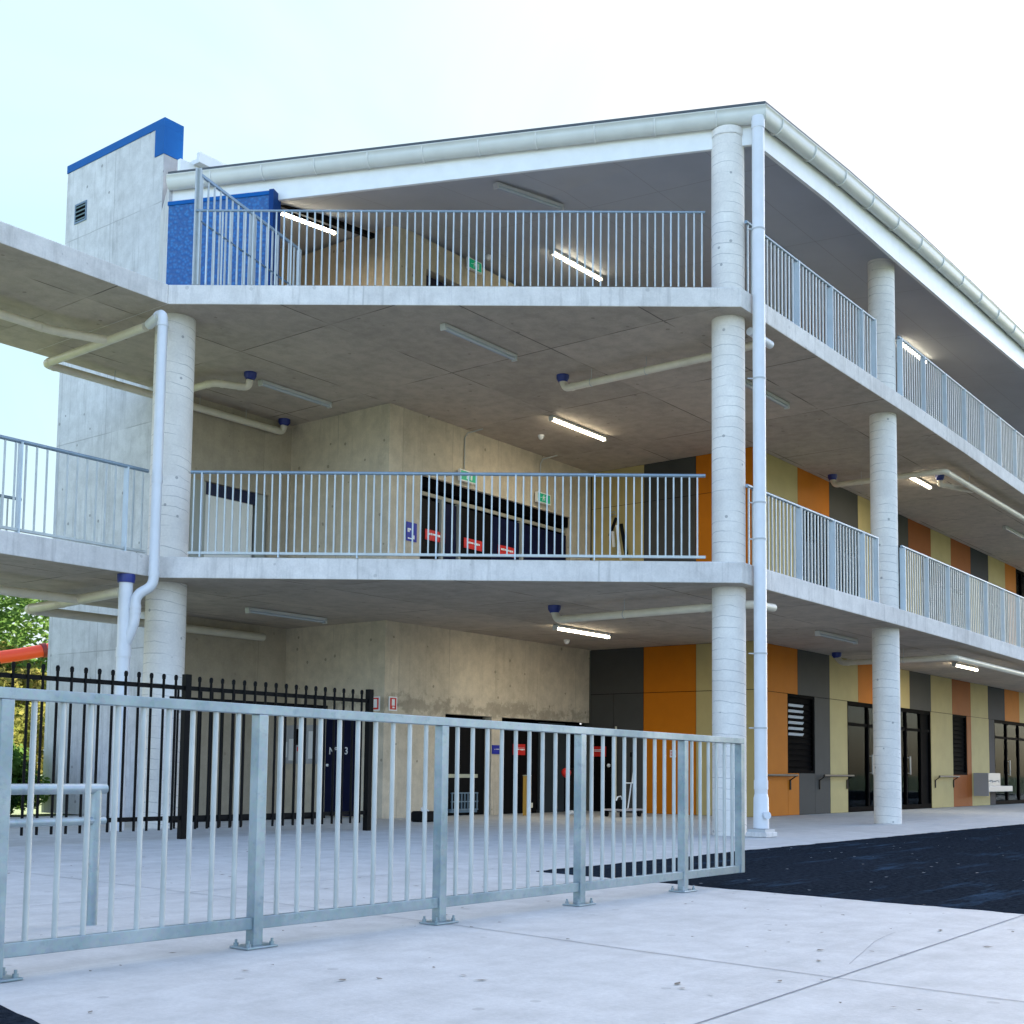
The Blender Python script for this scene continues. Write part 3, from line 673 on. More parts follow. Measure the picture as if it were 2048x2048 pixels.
# low tube handrail behind the fence
hr = thing('tube_rail', 'low two bar galvanised tube rail behind the fence at the left edge', 'rail', loc=(-11.0, -1.9, 0))
for z in (.655, .50): MB().tube([(-1.2, 0, z), (.95, 0, z)], .026 if z > .6 else .02, 14).build('bar', M['galv'], hr)
for x in (-1.1, .9): MB().tube([(x, 0, 0), (x, 0, .655)], .026, 14).build('post', M['galv'], hr)
# ------------------------------------------------------------------ BLACK PALISADE FENCE
pyy = 3.557
Pf = thing('palisade_fence', 'black steel palisade fence with capped pickets behind the silver fence', 'fence', loc=(-2.65, pyy, 0))
MB().bar((.0, 0, 1.59), (-9.5, 0, 1.59), .03, .045).build('top_rail', M['black'], Pf)
MB().bar((.0, 0, .22), (-9.5, 0, .22), .03, .045).build('bottom_rail', M['black'], Pf)
for x in (0, -2.76, -5.5, -8.25): MB().box(x - .037, x + .037, -.037, .037, 0, 1.735).build('post', M['black'], Pf, .004)
pick = MB().tube([(0, 0, .10), (0, 0, 1.69)], .014, 8); pick.tube([(0, 0, 1.665), (0, 0, 1.70), (0, 0, 1.72)], [.018, .021, .012], 8)
p0 = None; x = -.155
while x > -9.4:
    if min(abs(x - q) for q in (-2.76, -5.5, -8.25)) > .07:
        if p0 is None: p0 = pick.build('picket', M['black'], Pf); p0.location = (x, -.02, 0)
        else: o = p0.copy(); COL.objects.link(o); o.parent = Pf; o.location = (x, -.02, 0)
    x -= .1533
Gt = thing('palisade_gate', 'lower black palisade gate standing slid open just behind the palisade fence', 'gate', loc=(-2.8, 4.15, 0))
MB().bar((0, 0, 1.52), (-2.3, .10, 1.52), .03, .04).build('top_rail', M['black'], Gt); MB().bar((0, 0, .16), (-2.3, .10, .16), .03, .05).build('bottom_rail', M['black'], Gt)
p0 = None
for k in range(15):
    if p0 is None: p0 = MB().tube([(0, 0, .07), (0, 0, 1.64)], .013, 8).tube([(0, 0, 1.62), (0, 0, 1.66)], .018, 8).build('picket', M['black'], Gt); p0.location = (-.08, -.03, 0)
    else: o = p0.copy(); COL.objects.link(o); o.parent = Gt; o.location = (-.08 - k * .153, -.03 + k * .0063, 0)
# ------------------------------------------------------------------ PIPES
def pipe(name, label, pts, r, mat, cat='pipe', group=None, collar=None, hang=None, joints=None):
    def rnd(pts, rad):
        out = [Vector(pts[0])]
        for i in range(1, len(pts) - 1):
            a, b, c = Vector(pts[i - 1]), Vector(pts[i]), Vector(pts[i + 1])
            d1 = (a - b); d2 = (c - b); rr = min(rad, d1.length * .45, d2.length * .45); s_, e__ = b + d1.normalized() * rr, b + d2.normalized() * rr
            for k in range(5): t = k / 4; out.append(s_ * (1 - t) ** 2 + b * 2 * t * (1 - t) + e__ * t * t)
        out.append(Vector(pts[-1])); return out
    t = thing(name, label, cat, group, tuple(pts[0])); o0 = Vector(pts[0])
    rp = [p - o0 for p in rnd(pts, r * 1.8)]
    MB().tube(rp, r, 20).build('pipe', M[mat], t)
    for i in range(1, len(pts) - 1):      # sockets at the bends
        a, b, c = Vector(pts[i - 1]) - o0, Vector(pts[i]) - o0, Vector(pts[i + 1]) - o0
        for q in (a, c):
            d = (q - b).normalized()
            if (q - b).length > r * 5: MB().tube([b + d * r * 2.0, b + d * r * 2.8], r * 1.10, 20).build('socket', M[mat], t)
    if collar:
        c = Vector(collar) - o0; MB().tube([c, c - Vector((0, 0, .055)), c - Vector((0, 0, .10))], [min(r * 1.75, .105), min(r * 1.75, .105), r * 1.2], 20).build('fire_collar', M['collar'], t)
    for h in (hang or []):
        c = Vector(h) - o0; m = MB().tube([c + Vector((0, 0, r + .0)), c + Vector((0, 0, .20))], .005, 6); m.tube([c + Vector((r * 1.05 * math.cos(a), 0, r * 1.05 * math.sin(a))) for a in [k * PI / 8 for k in range(17)]], .006, 6); m.build('hanger', M['bracket'], t)
    for h in (joints or []):
        c, d = Vector(h[0]) - o0, Vector(h[1]).normalized(); MB().tube([c - d * r * .7, c + d * r * .7], r * 1.09, 20).build('socket', M[mat], t)
    return t
zA = Z2B - .20; zB = Z1B - .20; up = Z2B; dn = Z1B
GP = 'cream drain pipes hung under the floor slabs'
# main downpipe at the corner
dp = pipe('downpipe', 'tall white downpipe in front of the corner of the building', [(-.03, -.44, 8.96), (-.03, -.44, .10)], .078, 'pvcw', 'downpipe',
          joints=[((-.03, -.44, 8.86), (0, 0, 1)), ((-.03, -.44, .62), (0, 0, 1))])
MB().tube([(0, 0, -8.45), (0, 0, -8.50), (0, 0, -8.86)], [.078, .09, .095], 20, False).build('boot', M['pvcw'], dp)
MB().tube([(-.04, -.07, -8.70), (-.09, -.13, -8.70)], .045, 14).build('inspection_cap', M['pvcw'], dp)
MB().box(-.17, .13, -.15, .12, -8.958, -8.90).build('plinth', M['slab'], dp, .01); MB().box(-.14, .12, -.12, .11, -8.90, -8.865).build('base_collar', M['bracket'], dp)
for z in (7.5, 5.6, 4.05, 3.6, 2.2, 1.3): MB().tube([(0, 0, z - 8.96 - .01), (0, 0, z - 8.96 + .01)], .083, 18).bar((-.03, .03, z - 8.96), (-.11, .10, z - 8.96), .014, .014).build('pipe_clip', M['bracket'], dp)
pipe('drain_pipe', 'cream drain pipe crossing behind the corner column under the top slab', [(.55, 2.95, up - .09), (.55, 2.90, zA), (.56, .52, zA + .0), (.47, -.20, zA)], .052, 'pvc', group=GP, collar=(.55, 2.95, up), hang=[(.55, 2.45, zA), (.56, 1.55, zA)], joints=[((.56, .95, zA), (0, 1, 0))])
pipe('drain_pipe', 'short white pipe stub showing right of the downpipe under the top slab', [(.20, -.20, zA + .08), (.74, -.22, zA + .05)], .052, 'pvcw', group=GP)
pipe('drain_pipe', 'cream drain pipe crossing behind the corner column above the ground floor', [(.12, 2.75, dn - .09), (.12, 2.70, zB), (.10, .30, zB), (.12, -.25, zB), (.70, -.26, zB + .02)], .052, 'pvc', group=GP, collar=(.12, 2.75, dn), hang=[(.11, 1.6, zB)])
pipe('drain_pipe', 'cream drain pipe turning past the second column under the top slab', [(8.45, 2.25, up - .09), (8.45, 2.2, zA), (8.55, .15, zA), (14.5, .2, zA)], .052, 'pvc', group=GP, collar=(8.45, 2.25, up), hang=[(8.5, 1.7, zA), (10, .17, zA)])
pipe('drain_pipe', 'short cream branch pipe joining the long one under the top slab', [(9.62, .60, up - .09), (9.65, .62, zA + .03), (10.0, .40, zA), (10.4, .24, zA)], .048, 'pvc', group=GP, collar=(9.62, .60, up))
pipe('drain_pipe', 'cream drain pipe turning past the second column above the ground floor', [(8.45, 2.20, dn - .09), (8.45, 2.1, zB), (8.35, -.02, zB), (14.5, .05, zB)], .052, 'pvc', group=GP, collar=(8.45, 2.20, dn), hang=[(8.4, .9, zB)])
pipe('drain_pipe', 'cream pipe with blue collar and bend just right of the left column', [(-2.18, 6.55, up - .09), (-2.16, 6.62, zA), (-2.60, 6.85, zA), (-2.62, 8.0, zA)], .052, 'pvc', group=GP, collar=(-2.18, 6.55, up))
pipe('drain_pipe', 'long cream pipe along the shaded wall ending in the left downpipe', [(-.25, 7.98, up - .09), (-.25, 8.03, zA), (-4.50, 8.08, zA), (-4.56, 5.72, zA)], .056, 'pvc', group=GP, collar=(-.25, 7.98, up), hang=[(-1.0, 8.04, zA), (-1.9, 8.05, zA), (-3.4, 8.07, zA)])
pipe('drain_pipe', 'grey shaded pipe running along under the walkway roof slab', [(-4.57, 6.55, zA), (-5.2, 6.80, zA), (-12, 6.80, zA)], .056, 'pvc', group=GP, joints=[((-5.4, 6.8, zA), (1, 0, 0))])
pipe('downpipe', 'bent white downpipe in front of the left column', [(-4.58, 5.62, zA), (-4.70, 5.18, zA + .02), (-4.71, 5.17, 2.90), (-4.87, 5.285, 2.79), (-4.87, 5.285, 2.44), (-4.92, 5.38, 2.20)], .061, 'pvcw', 'downpipe', joints=[((-4.705, 5.175, 4.2), (0, 0, 1))])
pipe('standpipe', 'thick pale vertical pipe with blue collar left of the left column', [(-4.93, 5.40, dn - .09), (-4.93, 5.40, 0)], .082, 'pvcw', 'pipe', collar=(-4.93, 5.40, dn), joints=[((-4.93, 5.40, 2.1), (0, 0, 1))])
pipe('drain_pipe', 'cream pipe with wide coupling under the walkway deck', [(-4.93, 5.48, zB), (-4.62, 8.06, zB), (-.5, 8.06, zB)], .062, 'pvc', group=GP, joints=[((-4.75, 7.05, zB), (.12, -1, 0))])
pipe('drain_pipe', 'grey pipe running off left under the walkway deck', [(-4.82, 6.55, zB), (-5.4, 6.62, zB), (-12, 6.62, zB)], .056, 'pvc', group=GP)
# ------------------------------------------------------------------ CEILING LIGHTS
GL = 'surface mounted tube lights on the ceilings'
def ceil_light(x0, y0, x1, y1, z, on, label, z1=None, black=False):
    z1 = z if z1 is None else z1
    a = Vector((x0, y0, z)); b = Vector((x1, y1, z1)); mid = (a + b) / 2
    t = thing('ceiling_light', label, 'light', GL, tuple(mid)); a -= mid; b -= mid; d = (b - a).normalized()
    MB().bar(a + Vector((0, 0, -.025)), b + Vector((0, 0, -.025)), .085, .04).build('housing', M['black'] if black else M['lampbody'], t, .006)
    MB().bar(a + d * .03 + Vector((0, 0, -.062)), b - d * .03 + Vector((0, 0, -.062)), .06, .04).build('diffuser', M['diffon'] if on else M['diffoff'], t, .015)
    for q0, q1 in ((a, a + d * .032), (b - d * .032, b)): MB().bar(q0 + Vector((0, 0, -.06)), q1 + Vector((0, 0, -.055)), .085, .07).build('end_cap', M['lampbody'], t, .006)
    if on:
        l = bpy.data.lights.new('tube_glow', 'AREA'); l.shape = 'RECTANGLE'; l.size = (b - a).length; l.size_y = .08; l.energy = 2.5 if z > 8 else 6; l.color = (1, .87, .66)
        o = bpy.data.objects.new('tube_glow', l); COL.objects.link(o); o.parent = t; o.location = (0, 0, -.12); o.rotation_euler = (0, 0, math.atan2(d.y, d.x))
    return t
u_ = Z2B - .001; v_ = Z1B - .001
ceil_light(-2.07, 2.97, -.55, 2.97, u_, 0, 'unlit tube light nearest the front edge of the top slab underside')
ceil_light(2.07, 4.27, 3.64, 4.27, u_, 1, 'glowing tube light above the first floor toilet doors')
ceil_light(-1.90, 6.67, -.48, 6.67, u_, 0, 'unlit tube light next to the blue collar right of the left column')
ceil_light(2.20, .93, 3.68, .93, u_, 0, 'unlit tube light right of the corner column under the top slab')
ceil_light(9.10, 1.02, 10.30, 1.02, u_, 1, 'glowing tube light beside the bent pipe under the top slab')
ceil_light(15.2, 1.03, 16.7, 1.03, u_, 0, 'unlit tube light at the right edge under the top slab')
ceil_light(-2.16, 6.5, -.63, 6.5, v_, 0, 'unlit tube light above the black palisade fence')
ceil_light(1.90, 4.03, 3.44, 4.03, v_, 1, 'glowing tube light above the ground floor toilet doors')
ceil_light(4.78, .96, 6.34, .96, v_, 0, 'unlit tube light left of the second column on the ground floor ceiling')
ceil_light(11.46, 1.0, 12.93, 1.0, v_, 1, 'glowing tube light right of the second column on the ground floor ceiling')
ceil_light(-.50, 3.40, .90, 3.24, 9.05, 0, 'unlit tube light on the sloping roof soffit above the railing', 9.20)
ceil_light(2.25, 4.42, 3.70, 4.40, 9.30, 1, 'glowing tube light seen through the top floor pickets', 9.30)
ceil_light(3.3, 1.17, 4.7, 1.17, 9.04, 0, 'unlit tube light just above the top handrail right of the downpipe')
ceil_light(8.95, 1.13, 10.5, 1.13, 9.04, 1, 'glowing tube light on the roof soffit right of the second column')
t = ceil_light(-1.82, 6.46, -.70, 6.40, 9.02, 1, 'glowing tube on a long black track beside the blue mosaic wall', 9.08, True)
MB().bar((-1.98 + 1.26, .045, .06), (-.02 + 1.26, -.16, .13), .09, .07).build('black_track', M['black'], t)
# sensors
for p, lab in (((2.95, 5.11, Z2B), 'white dome sensor on the ceiling over the first floor doors'), ((3.91, 5.22, Z1B), 'white dome sensor on the ground floor ceiling'), ((1.79, 5.38, 9.26), 'white dome sensor on the roof soffit near the exit sign')):
    t = thing('ceiling_sensor', lab, 'sensor', 'dome sensors on the ceilings', p)
    MB().tube([(0, 0, .0), (0, 0, -.025)], .055, 16).build('base', M['signw'], t); MB().sphere((0, 0, -.025), .05, 16, 8, 1.1).build('dome', M['signw'], t)
# ------------------------------------------------------------------ SIGNS
def sign(name, label, loc, w, h, face, mat, parts, cat='sign', group=None, axis='y', th=.012, border=None):
    """flat sign; facing -Y (axis y) or -X (axis x); parts = [(u0,u1,v0,v1,mat)] raised marks in metres from the centre"""
    t = thing(name, label, cat, group, loc)
    def bx(m, u0, u1, v0, v1, d0, d1):
        if axis == 'y': m.box(u0, u1, -d1, -d0, v0, v1)
        else: m.box(-d1, -d0, -u1, -u0, v0, v1)
        return m
    bx(MB(), -w / 2, w / 2, -h / 2, h / 2, 0, th).build('plate', M[border or mat], t)
    if border: bx(MB(), -w / 2 + .02, w / 2 - .02, -h / 2 + .02, h / 2 - .02, th, th + .003).build('panel', M[mat], t)
    for nm, mm, rs in parts:
        m = MB()
        for r in rs: bx(m, *r, th + .003, th + .006)
        m.build(nm, M[mm], t)
    return t
def txt(s_, parent, size, loc, mat, rot, bold=.0):
    cu = bpy.data.curves.new('lettering', 'FONT'); cu.body = s_; cu.size = size; cu.align_x = 'CENTER'; cu.align_y = 'CENTER'; cu.extrude = .002; cu.offset = bold
    o = bpy.data.objects.new('lettering', cu); COL.objects.link(o)
    dg = bpy.context.evaluated_depsgraph_get(); me = bpy.data.meshes.new_from_object(o.evaluated_get(dg))
    bpy.data.objects.remove(o); o = bpy.data.objects.new('lettering', me); COL.objects.link(o)
    me.materials.clear(); me.materials.append(M[mat]); o.parent = parent; o.location = loc; o.rotation_euler = rot; return o
dash = [(-.17, -.12, .0, .03), (-.11, -.08, 0, .035), (-.07, .0, .005, .03), (.02, .05, 0, .03), (.06, .12, -.005, .03), (.13, .17, 0, .03)]
GS = 'red and white notices on the toilet doors'
for x, z, ax, lab in ((1.26, 4.53, 'y', 'leftmost red notice low on the first floor toilet doors'), (2.23, 4.54, 'y', 'middle red notice low on the first floor toilet doors'), (3.15, 4.56, 'y', 'rightmost red notice low on the first floor toilet doors')):
    sign('door_notice', lab, (x, BY + .066, z), .48, .17, 'y', 'red', [('lettering', 'signw', dash)], group=GS)
sign('door_notice', 'red notice with white lines on the black ground floor door', (3.57, BY + .066, 1.115), .34, .19, 'y', 'red', [('lettering', 'signw', [(a * .85, b * .85, c - .01, d * .6 - .005) for a, b, c, d in dash] + [(-.14, .14, .03, .034)])], group=GS)
sign('door_notice', 'red notice on the black door at the corner by the grey panels', (PX + .018, 5.72, 1.12), .30, .19, 'x', 'red', [('lettering', 'signw', [(-.11, .11, .0, .012), (-.11, .11, .025, .037)])], group=GS, axis='x')
sign('wall_sign', 'blue sign with white symbol on concrete beside the first floor toilet doors', (.62, BY - .002, 4.49), .24, .30, 'y', 'signblue', [('symbol', 'signw', [(-.10, -.02, .02, .05), (-.10, -.05, -.01, .018), (.0, .03, -.10, -.02), (.03, .06, -.11, -.05), (-.09, .0, -.12, -.10)])])
sign('wall_sign', 'small blue sign on the concrete pier between ground floor doors', (2.85, BY - .002, 1.10), .24, .15, 'y', 'signblue', [('lettering', 'signw', [(-.07, -.04, 0, .008), (-.02, .06, 0, .012)])])
sign('wall_sign', 'small pink and white notice on the orange panel', (PX - .002, 4.12, 1.08), .12, .13, 'x', 'signw', [('lettering', 'red', [(-.045, .045, -.04, -.028), (-.045, .045, -.015, -.003), (-.045, .045, .012, .024), (-.045, .045, .036, .046)])], axis='x')
def ext(m, a): return [(-.045, .045, -.055, .055)], 0
sign('extinguisher_sign', 'red and white fire extinguisher sign on the sandy side wall', (BX - .002, 6.09, 1.75), .17, .22, 'x', 'red', [('symbol', 'signw', [(-.035, .035, -.06, .07)])], axis='x', border='signw')
sign('extinguisher_sign', 'red and white fire extinguisher sign on the toilet core front', (.27, BY - .002, 1.755), .18, .22, 'y', 'red', [('symbol', 'signw', [(-.032, .032, -.03, .07), (-.02, .03, -.07, -.045)])], border='signw')
man = [('symbol', 'signw', [(-.02, .0, .035, .055), (-.035, .01, -.01, .03), (-.06, -.035, .005, .018), (.01, .035, .012, .025), (-.045, -.025, -.05, -.01), (.0, .02, -.045, -.01), (.06, .10, -.05, .05), (-.11, -.07, -.004, .006)])]
for x, z, w, lab, cz in ((1.90, 5.62, .42, 'green and white exit sign over the left toilet doors', 1), (4.03, 5.64, .40, 'green and white exit sign over the right toilet doors', 1), (2.0, 9.28, .37, 'green exit sign high on the top floor wall', 0)):
    t = sign('exit_sign', lab, (x, BY - .04, z), w, .19, 'y', 'green', man, group='illuminated green exit signs', border='signw', th=.05)
    if cz:
        top = Z2B - z - .02
        MB().tube([(-.02, .02, .09), (-.02, .02, top - .14), (.0, -.02, top - .06), (.12, -.25, top)], .011, 8).build('conduit', M['bracket'], t)
# notice board, locker with number on ground floor
nb = thing('notice_board', 'pin board with pale papers on the wall behind the palisade gate', 'board', loc=(BX - .004, 7.75, 1.12))
MB().box(-.02, 0, -.42, .42, -.30, .32).build('board', simple('board_grey', (.40, .40, .42), .7), nb)
for q in ((-.36, -.20, -.22, .22), (.12, .26, -.25, .10), (.30, .38, -.20, .05)): MB().box(-.026, -.0205, *q).build('paper', M['signw'], nb)
MB().box(-.030, -.0265, -.12, .10, .0, .26).build('dark_poster', M['dark'], nb); MB().box(-.030, -.0265, -.10, .06, -.10, -.03).build('red_poster', M['red'], nb)
dc = thing('locker', 'tall navy locker with white number 613 behind the palisade fence', 'cabinet', loc=(BX - .02, 6.80, 0))
MB().box(-.06, 0, -.30, .30, .02, 1.56).build('body', M['navy'], dc, .004)
txt('N\u00ba613', dc, .16, (-.066, 0, 1.02), 'signw', (PI / 2, 0, -PI / 2), .001)
MB().sphere((-.07, .24, .80), .025).build('knob', M['signw'], dc)
# ------------------------------------------------------------------ SMALL THINGS
bg = thing('tool_bag', 'black bag with white straps on the paving by the concrete wall', 'bag', loc=(-.25, 4.78, 0))
m = MB().box(-.16, .10, -.11, .11, .0, .155); m.build('body', M['black'], bg, .03)
MB().tube([(-.12, -.09, .15), (-.10, -.05, .20), (.0, -.02, .19), (.06, -.05, .155)], .012, 8).build('strap', M['signw'], bg)
MB().tube([(-.02, .02, .155), (.03, .03, .21), (.08, .06, .16)], .014, 8).build('strap', M['signw'], bg)
MB().box(.12, .26, -.08, .08, .0, .15).build('side_pocket', M['black'], bg, .02)
cr = thing('milk_crate', 'grey blue plastic crate in the dark left opening', 'crate', loc=(2.06, BY + .02, .0))
for k in range(9): MB().box(-.32 + k * .08, -.30 + k * .08, -.02, .0, .12, .38).build('slat', M['crate'], cr) if False else None
m = MB(); 
for k in range(9): m.box(-.33 + k * .08, -.31 + k * .08, -.01, .01, .11, .36)
for z in (.09, .22, .36): m.box(-.34, .34, -.012, .012, z, z + .02)
m.build('front', M['crate'], cr); MB().box(-.34, .34, .012, .09, .05, .11).build('base', M['crate'], cr)
bo = thing('bollard', 'mustard yellow square post standing before the black door', 'bollard', loc=(2.99, 5.36, 0))
MB().box(-.05, .05, -.05, .05, 0, .66).build('post', M['tan'], bo, .004); MB().box(-.052, .052, -.052, .052, .66, .675).build('cap', simple('pale_cap', (.5, .45, .3), .5), bo)
MB().tube([(.08, -.03, .13), (.08, -.03, .21)], .028, 10).build('tap_cover', simple('cream', (.6, .55, .4), .5), bo)
fm = thing('trolley_bag', 'upright black trolley with round red top by the grey door', 'trolley', loc=(4.03, 5.25, 0))
MB().box(-.05, .10, -.06, .06, .05, .80).build('body', M['black'], fm, .02); MB().sphere((-.09, -.02, .72), .085, 14, 8).build('red_top', M['red'], fm)
MB().tube([(-.03, -.06, .035), (.05, -.06, .035)], .035, 12).build('wheel', M['signw'], fm); MB().tube([(.0, 0, .80), (.0, 0, .90), (.08, 0, .92)], .012, 8).build('handle', M['black'], fm)
tr = thing('platform_trolley', 'flat platform trolley with bent white handle and black bucket by the orange panel', 'trolley', loc=(3.95, 4.10, 0))
MB().box(-.30, .40, -.20, .20, .10, .13).build('deck', simple('trolley_deck', (.42, .38, .38), .6), tr, .01)
for x in (-.22, .32):
    for y in (-.15, .15): MB().tube([(x, y - .015, .05), (x, y + .015, .05)], .05, 14).build('wheel', M['black'], tr)
MB().tube([(.12, -.05, .13), (.20, -.05, .45), (.22, -.05, .56)], .012, 8).tube([(.05, -.05, .56), (.25, -.05, .56), (.30, -.05, .80)], .012, 8).build('handle', M['signw'], tr)
MB().tube([(-.06, 0, .13), (-.06, 0, .28)], [.07, .095], 14).build('bucket', M['black'], tr); MB().tube([(-.16, 0, .27), (-.12, 0, .33), (-.02, 0, .34), (.03, 0, .27)], .012, 8).build('bucket_handle', M['signw'], tr)
MB().tube([(.26, .02, .13), (.34, .02, 1.06)], .008, 8).tube([(.34, .02, 1.0), (.345, .02, 1.08)], .03, 8).build('broom', M['black'], tr)
wp = thing('white_pole', 'thin cream pole leaning on the grey cladding at the corner', 'pole', loc=(5.62, 5.30, 0)); MB().tube([(0, 0, 0), (0, 0, 1.58)], .018, 10).build('pole', simple('cream_pole', (.6, .56, .42), .5), wp)
# rail with hanging arms on the olive panel (first floor)
hk = thing('wall_rack', 'two bar wall rack with black and white hanging arms on the olive panel', 'rack', loc=(PX - .05, 5.2, Z1T))
MB().bar((-.02, .24, 2.26), (-.30, -.05, 2.20), .018, .018).bar((-.02, .26, 2.31), (-.30, -.03, 2.25), .018, .018).build('bars', simple('rack_grey', (.25, .27, .28), .4, .5), hk)
MB().bar((-.12, .05, 2.18), (-.14, .18, 1.84), .05, .05).bar((-.25, -.14, 2.02), (-.16, -.20, 1.45), .06, .06).build('dark_arm', M['black'], hk, .01)
MB().bar((-.16, .10, 1.92), (-.15, .08, 1.62), .05, .05).bar((-.28, -.06, 2.0), (-.22, -.12, 1.35), .04, .04).build('pale_arm', M['signw'], hk, .012)
# wall handrails
def wrail(x0, x1, lab):
    t = thing('wall_handrail', lab, 'handrail', 'dark handrails on the coloured wall', (x0, QY - .005, .72))
    MB().tube([(0, -.12, 0), (x1 - x0, -.12, 0)], .022, 10).build('rail', simple('bronze', (.07, .06, .05), .4, .5), t)
    for x in (.05, x1 - x0 - .05): MB().bar((x, -.01, -.26), (x, -.01, -.08), .04, .018, (0, 1, 0)).bar((x, -.01, -.09), (x, -.12, -.012), .03, .014).build('bracket', M['black'], t)
wrail(5.76, 7.12, 'dark handrail on the orange panel behind the downpipe foot'); wrail(8.29, 9.68, 'dark handrail across grey and olive panels left of the second column'); wrail(14.62, 15.98, 'dark handrail on the olive panel right of the second column')
df = thing('drinking_trough', 'stainless steel drinking trough on the wall at the right edge', 'trough', loc=(17.45, QY - .005, .35))
MB().box(0, 2.0, -.35, -.05, .0, .14).build('basin', M['steel'], df, .01); MB().box(0, 2.0, -.05, 0, .0, .46).build('splashback', M['steel'], df, .004); MB().box(-.02, .0, -.36, 0, -.1, .46).build('end_plate', M['steel'], df)
for x in (.5, 1.0, 1.5): MB().tube([(x, -.05, .25), (x, -.14, .28), (x, -.16, .22)], .012, 8).build('tap', M['steel'], df)
# ------------------------------------------------------------------ BACKGROUND, left
def crown(c, rx, rz, n, seed, size=.16, blobs=9):
    rnd = random.Random(seed); m = MB(); bl = []
    for i in range(blobs):
        a = rnd.uniform(0, 2 * PI); e = rnd.uniform(-.6, 1); r = rnd.uniform(.3, .8)
        bl.append((c[0] + rx * r * math.cos(a), c[1] + rx * r * math.sin(a), c[2] + rz * e * .75, rnd.uniform(.28, .5) * rx))
    for i in range(n):
        b = rnd.choice(bl); u = rnd.gauss(0, 1), rnd.gauss(0, 1), rnd.gauss(0, 1); l = math.sqrt(sum(q * q for q in u)); r = b[3] * rnd.random() ** .35
        p = Vector((b[0] + u[0] / l * r, b[1] + u[1] / l * r, b[2] + u[2] / l * r * .8))
        t = Vector((rnd.uniform(-1, 1), rnd.uniform(-1, 1), rnd.uniform(-.6, .6))).normalized(); w = t.cross(Vector((rnd.uniform(-1, 1), rnd.uniform(-1, 1), rnd.uniform(-1, 1)))).normalized()
        s_ = size * rnd.uniform(.5, 1.2)
        m.quad(p - t * s_, p + w * s_ * .45, p + t * s_, p - w * s_ * .45)
    return m
def tree(loc, h, rx, n, seed, mat, label, group='trees beyond the tower', size=.16):
    t = thing('tree', label, 'tree', group, loc); rnd = random.Random(seed + 50)
    tk = MB().tube([(0, 0, 0), (.1, .05, h * .3), (-.05, 0, h * .62)], [h * .035, h * .028, h * .012], 10)
    for k in range(7):
        a = k * 2.4; z0 = h * (.25 + .05 * k); e = Vector((math.cos(a) * rx * .6, math.sin(a) * rx * .6, z0 + h * .28)); tk.tube([(0, 0, z0), e * .5 + Vector((0, 0, z0 * .5)), e], [h * .014, h * .010, h * .004], 6)
    tk.build('trunk', M['trunk'], t); crown((0, 0, h * .62), rx, h * .38, n, seed, size).build('crown', M[mat], t)
tree((8.5, 31, 0), 6.9, 3.9, 9000, 3, 'leaf', 'tall green tree filling the gap left of the tower')
tree((3.4, 33.5, 0), 6.6, 3.4, 7000, 5, 'leaf', 'green tree cut off by the left edge under the walkway')
tree((6.0, 27.5, 0), 4.3, 2.4, 6000, 8, 'leafy', 'smaller yellowing tree below the orange slide', size=.12)
tree((3.2, 26.5, 0), 3.8, 2.2, 5000, 9, 'leafy', 'yellow green tree behind the first black pickets', size=.12)
SH = [(-4.5, 10.2, .85, 'leafd', 'dark shrub at the foot of the yellow bushes, left edge'), (-3.35, 11.0, .85, 'leaf', 'green shrub right beside the tower foot'), (-5.6, 9.9, .8, 'leafd', 'dark shrub cut off by the left edge of the picture'),
      (-.6, 15.4, 1.45, 'leafy', 'tall yellow bush seen through the black pickets'), (.7, 15.8, 1.45, 'leafy', 'tall yellow bush touching the tower edge'), (-2.0, 14.6, 1.4, 'leafy', 'tall yellow bush at the left picture edge')]
for i, (x, y, r, mt, lab) in enumerate(SH):
    t = thing('shrub', lab, 'shrub', 'shrubs at the far edge of the paving', (x, y, 0))
    crown((0, 0, r * .58), r, r * .8, 4200, 40 + i, .085, 10).build('foliage', M[mt], t); MB().tube([(0, 0, 0), (0, 0, r * .5)], .04, 6).build('stem', M['trunk'], t)
sl = thing('tube_slide', 'bright orange plastic tube slide in front of the trees', 'slide', loc=(4.2, 21.2, -.06))
pts = [Vector(p) for p in ((-3.5, 1.2, 3.0), (-1.0, .3, 3.55), (.4, -.15, 3.92), (1.9, -.6, 4.35))]
MB().tube(pts, .16, 18).build('tube', M['slide'], sl)
MB().tube([pts[1] + (pts[2] - pts[1]) * .35, pts[1] + (pts[2] - pts[1]) * .42], .19, 18).build('joint_ring', simple('ring_dark', (.2, .02, .02), .5), sl)
for p in (pts[0], pts[2], pts[3]): MB().tube([(p.x, p.y, 0), (p.x, p.y, p.z - .28)], .05, 8).build('leg', M['black'], sl)
# ------------------------------------------------------------------ SKY AND SUN
w = bpy.data.worlds.new('World'); sc.world = w; w.use_nodes = True; nt = w.node_tree
bgn = nt.nodes['Background']; sky = nt.nodes.new('ShaderNodeTexSky'); sky.sky_type = 'NISHITA'; sky.sun_disc = False
SUN_AZ = math.radians(22); SUN_EL = math.radians(28)    # azimuth from +X counter clockwise
sky.sun_elevation = SUN_EL; sky.sun_rotation = PI / 2 - SUN_AZ
sky.air_density = .85; sky.dust_density = 2.6; sky.ozone_density = .55
nt.links.new(sky.outputs[0], bgn.inputs[0]); bgn.inputs[1].default_value = .14
tc = nt.nodes.new('ShaderNodeTexCoord'); vm = nt.nodes.new('ShaderNodeVectorMath'); vm.operation = 'DOT_PRODUCT'
nt.links.new(tc.outputs['Generated'], vm.inputs[0]); vm.inputs[1].default_value = (.40, .83, .40)     # clear patch of sky away from the sun
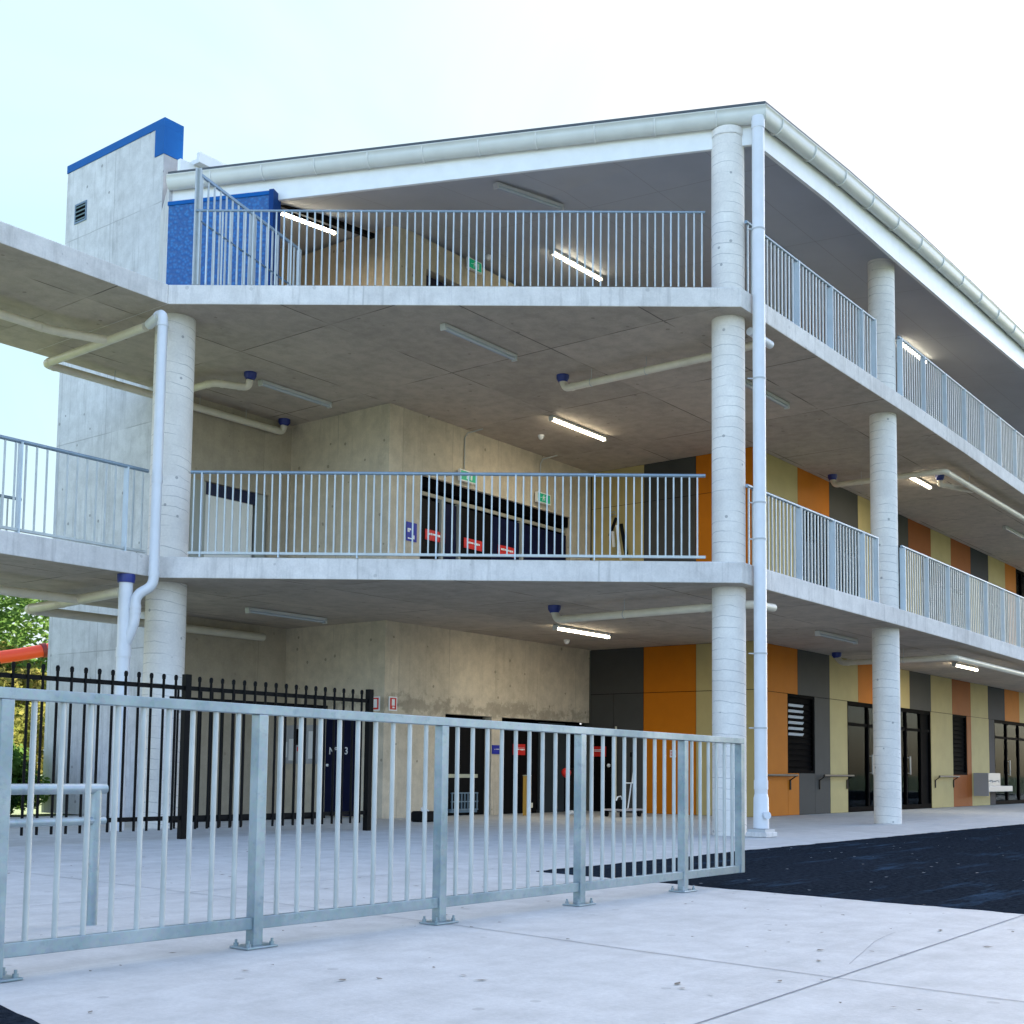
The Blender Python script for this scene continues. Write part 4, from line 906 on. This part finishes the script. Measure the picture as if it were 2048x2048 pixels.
def mrange(src, a, b, c, d):
    mr = nt.nodes.new('ShaderNodeMapRange'); mr.interpolation_type = 'SMOOTHSTEP'
    for i_, q in enumerate((a, b, c, d)): mr.inputs[i_ + 1].default_value = q
    nt.links.new(src, mr.inputs[0]); return mr
cn = nt.nodes.new('ShaderNodeTexNoise'); cn.inputs['Scale'].default_value = 3.5; cn.inputs['Detail'].default_value = 6; cn.inputs['Distortion'].default_value = .6
nt.links.new(tc.outputs['Generated'], cn.inputs['Vector'])
ad = nt.nodes.new('ShaderNodeMath'); ad.operation = 'MULTIPLY_ADD'; nt.links.new(cn.outputs['Fac'], ad.inputs[0]); ad.inputs[1].default_value = -.16; nt.links.new(vm.outputs['Value'], ad.inputs[2])
mr = mrange(vm.outputs['Value'], .66, .76, 0, 1); m2 = mrange(ad.outputs[0], .76, .97, 0, 1)
cm = nt.nodes.new('ShaderNodeMix'); cm.data_type = 'RGBA'; nt.links.new(m2.outputs[0], cm.inputs['Factor']); cm.inputs[6].default_value = (1.0, 1.02, 1.05, 1); cm.inputs[7].default_value = (.60, .89, .98, 1)
bg2 = nt.nodes.new('ShaderNodeBackground'); nt.links.new(cm.outputs[2], bg2.inputs[0]); bg2.inputs[1].default_value = .235
ms = nt.nodes.new('ShaderNodeMixShader'); nt.links.new(mr.outputs[0], ms.inputs[0]); nt.links.new(bgn.outputs[0], ms.inputs[1]); nt.links.new(bg2.outputs[0], ms.inputs[2])
nt.links.new(ms.outputs[0], nt.nodes['World Output'].inputs[0])
sl_ = bpy.data.lights.new('sun', 'SUN'); sl_.energy = 4.0; sl_.angle = math.radians(.5); sl_.color = (1, .93, .82)
so_ = bpy.data.objects.new('sun', sl_); COL.objects.link(so_)
dv = Vector((math.cos(SUN_EL) * math.cos(SUN_AZ), math.cos(SUN_EL) * math.sin(SUN_AZ), math.sin(SUN_EL)))
so_.rotation_euler = dv.to_track_quat('Z', 'Y').to_euler(); so_.location = (0, 0, 30)
# ------------------------------------------------------------------ CAMERA
cd = bpy.data.cameras.new('camera'); cam = bpy.data.objects.new('camera', cd); COL.objects.link(cam); sc.camera = cam
fwv = Vector((.78704037, .61161319, .08060244)); rt = Vector((.61282107, -.79013523, .01168952)); upv = Vector((-.07083629, -.04019475, .99667778))
cam.matrix_world = Matrix(((rt.x, upv.x, -fwv.x, -13.6472), (rt.y, upv.y, -fwv.y, -7.209), (rt.z, upv.z, -fwv.z, .7752), (0, 0, 0, 1)))
cd.sensor_width = 36; cd.lens = 2473.58 / 2048 * 36; cd.shift_x = (1024 - 1023) / 2048; cd.shift_y = (1337.74 - 1024) / 2048; cd.clip_end = 2000; cd.clip_start = .05
sc.render.resolution_x = sc.render.resolution_y = 1024
sc.view_settings.view_transform = 'Standard'; sc.view_settings.look = 'None'; sc.view_settings.exposure = 2.25; sc.view_settings.gamma = 1
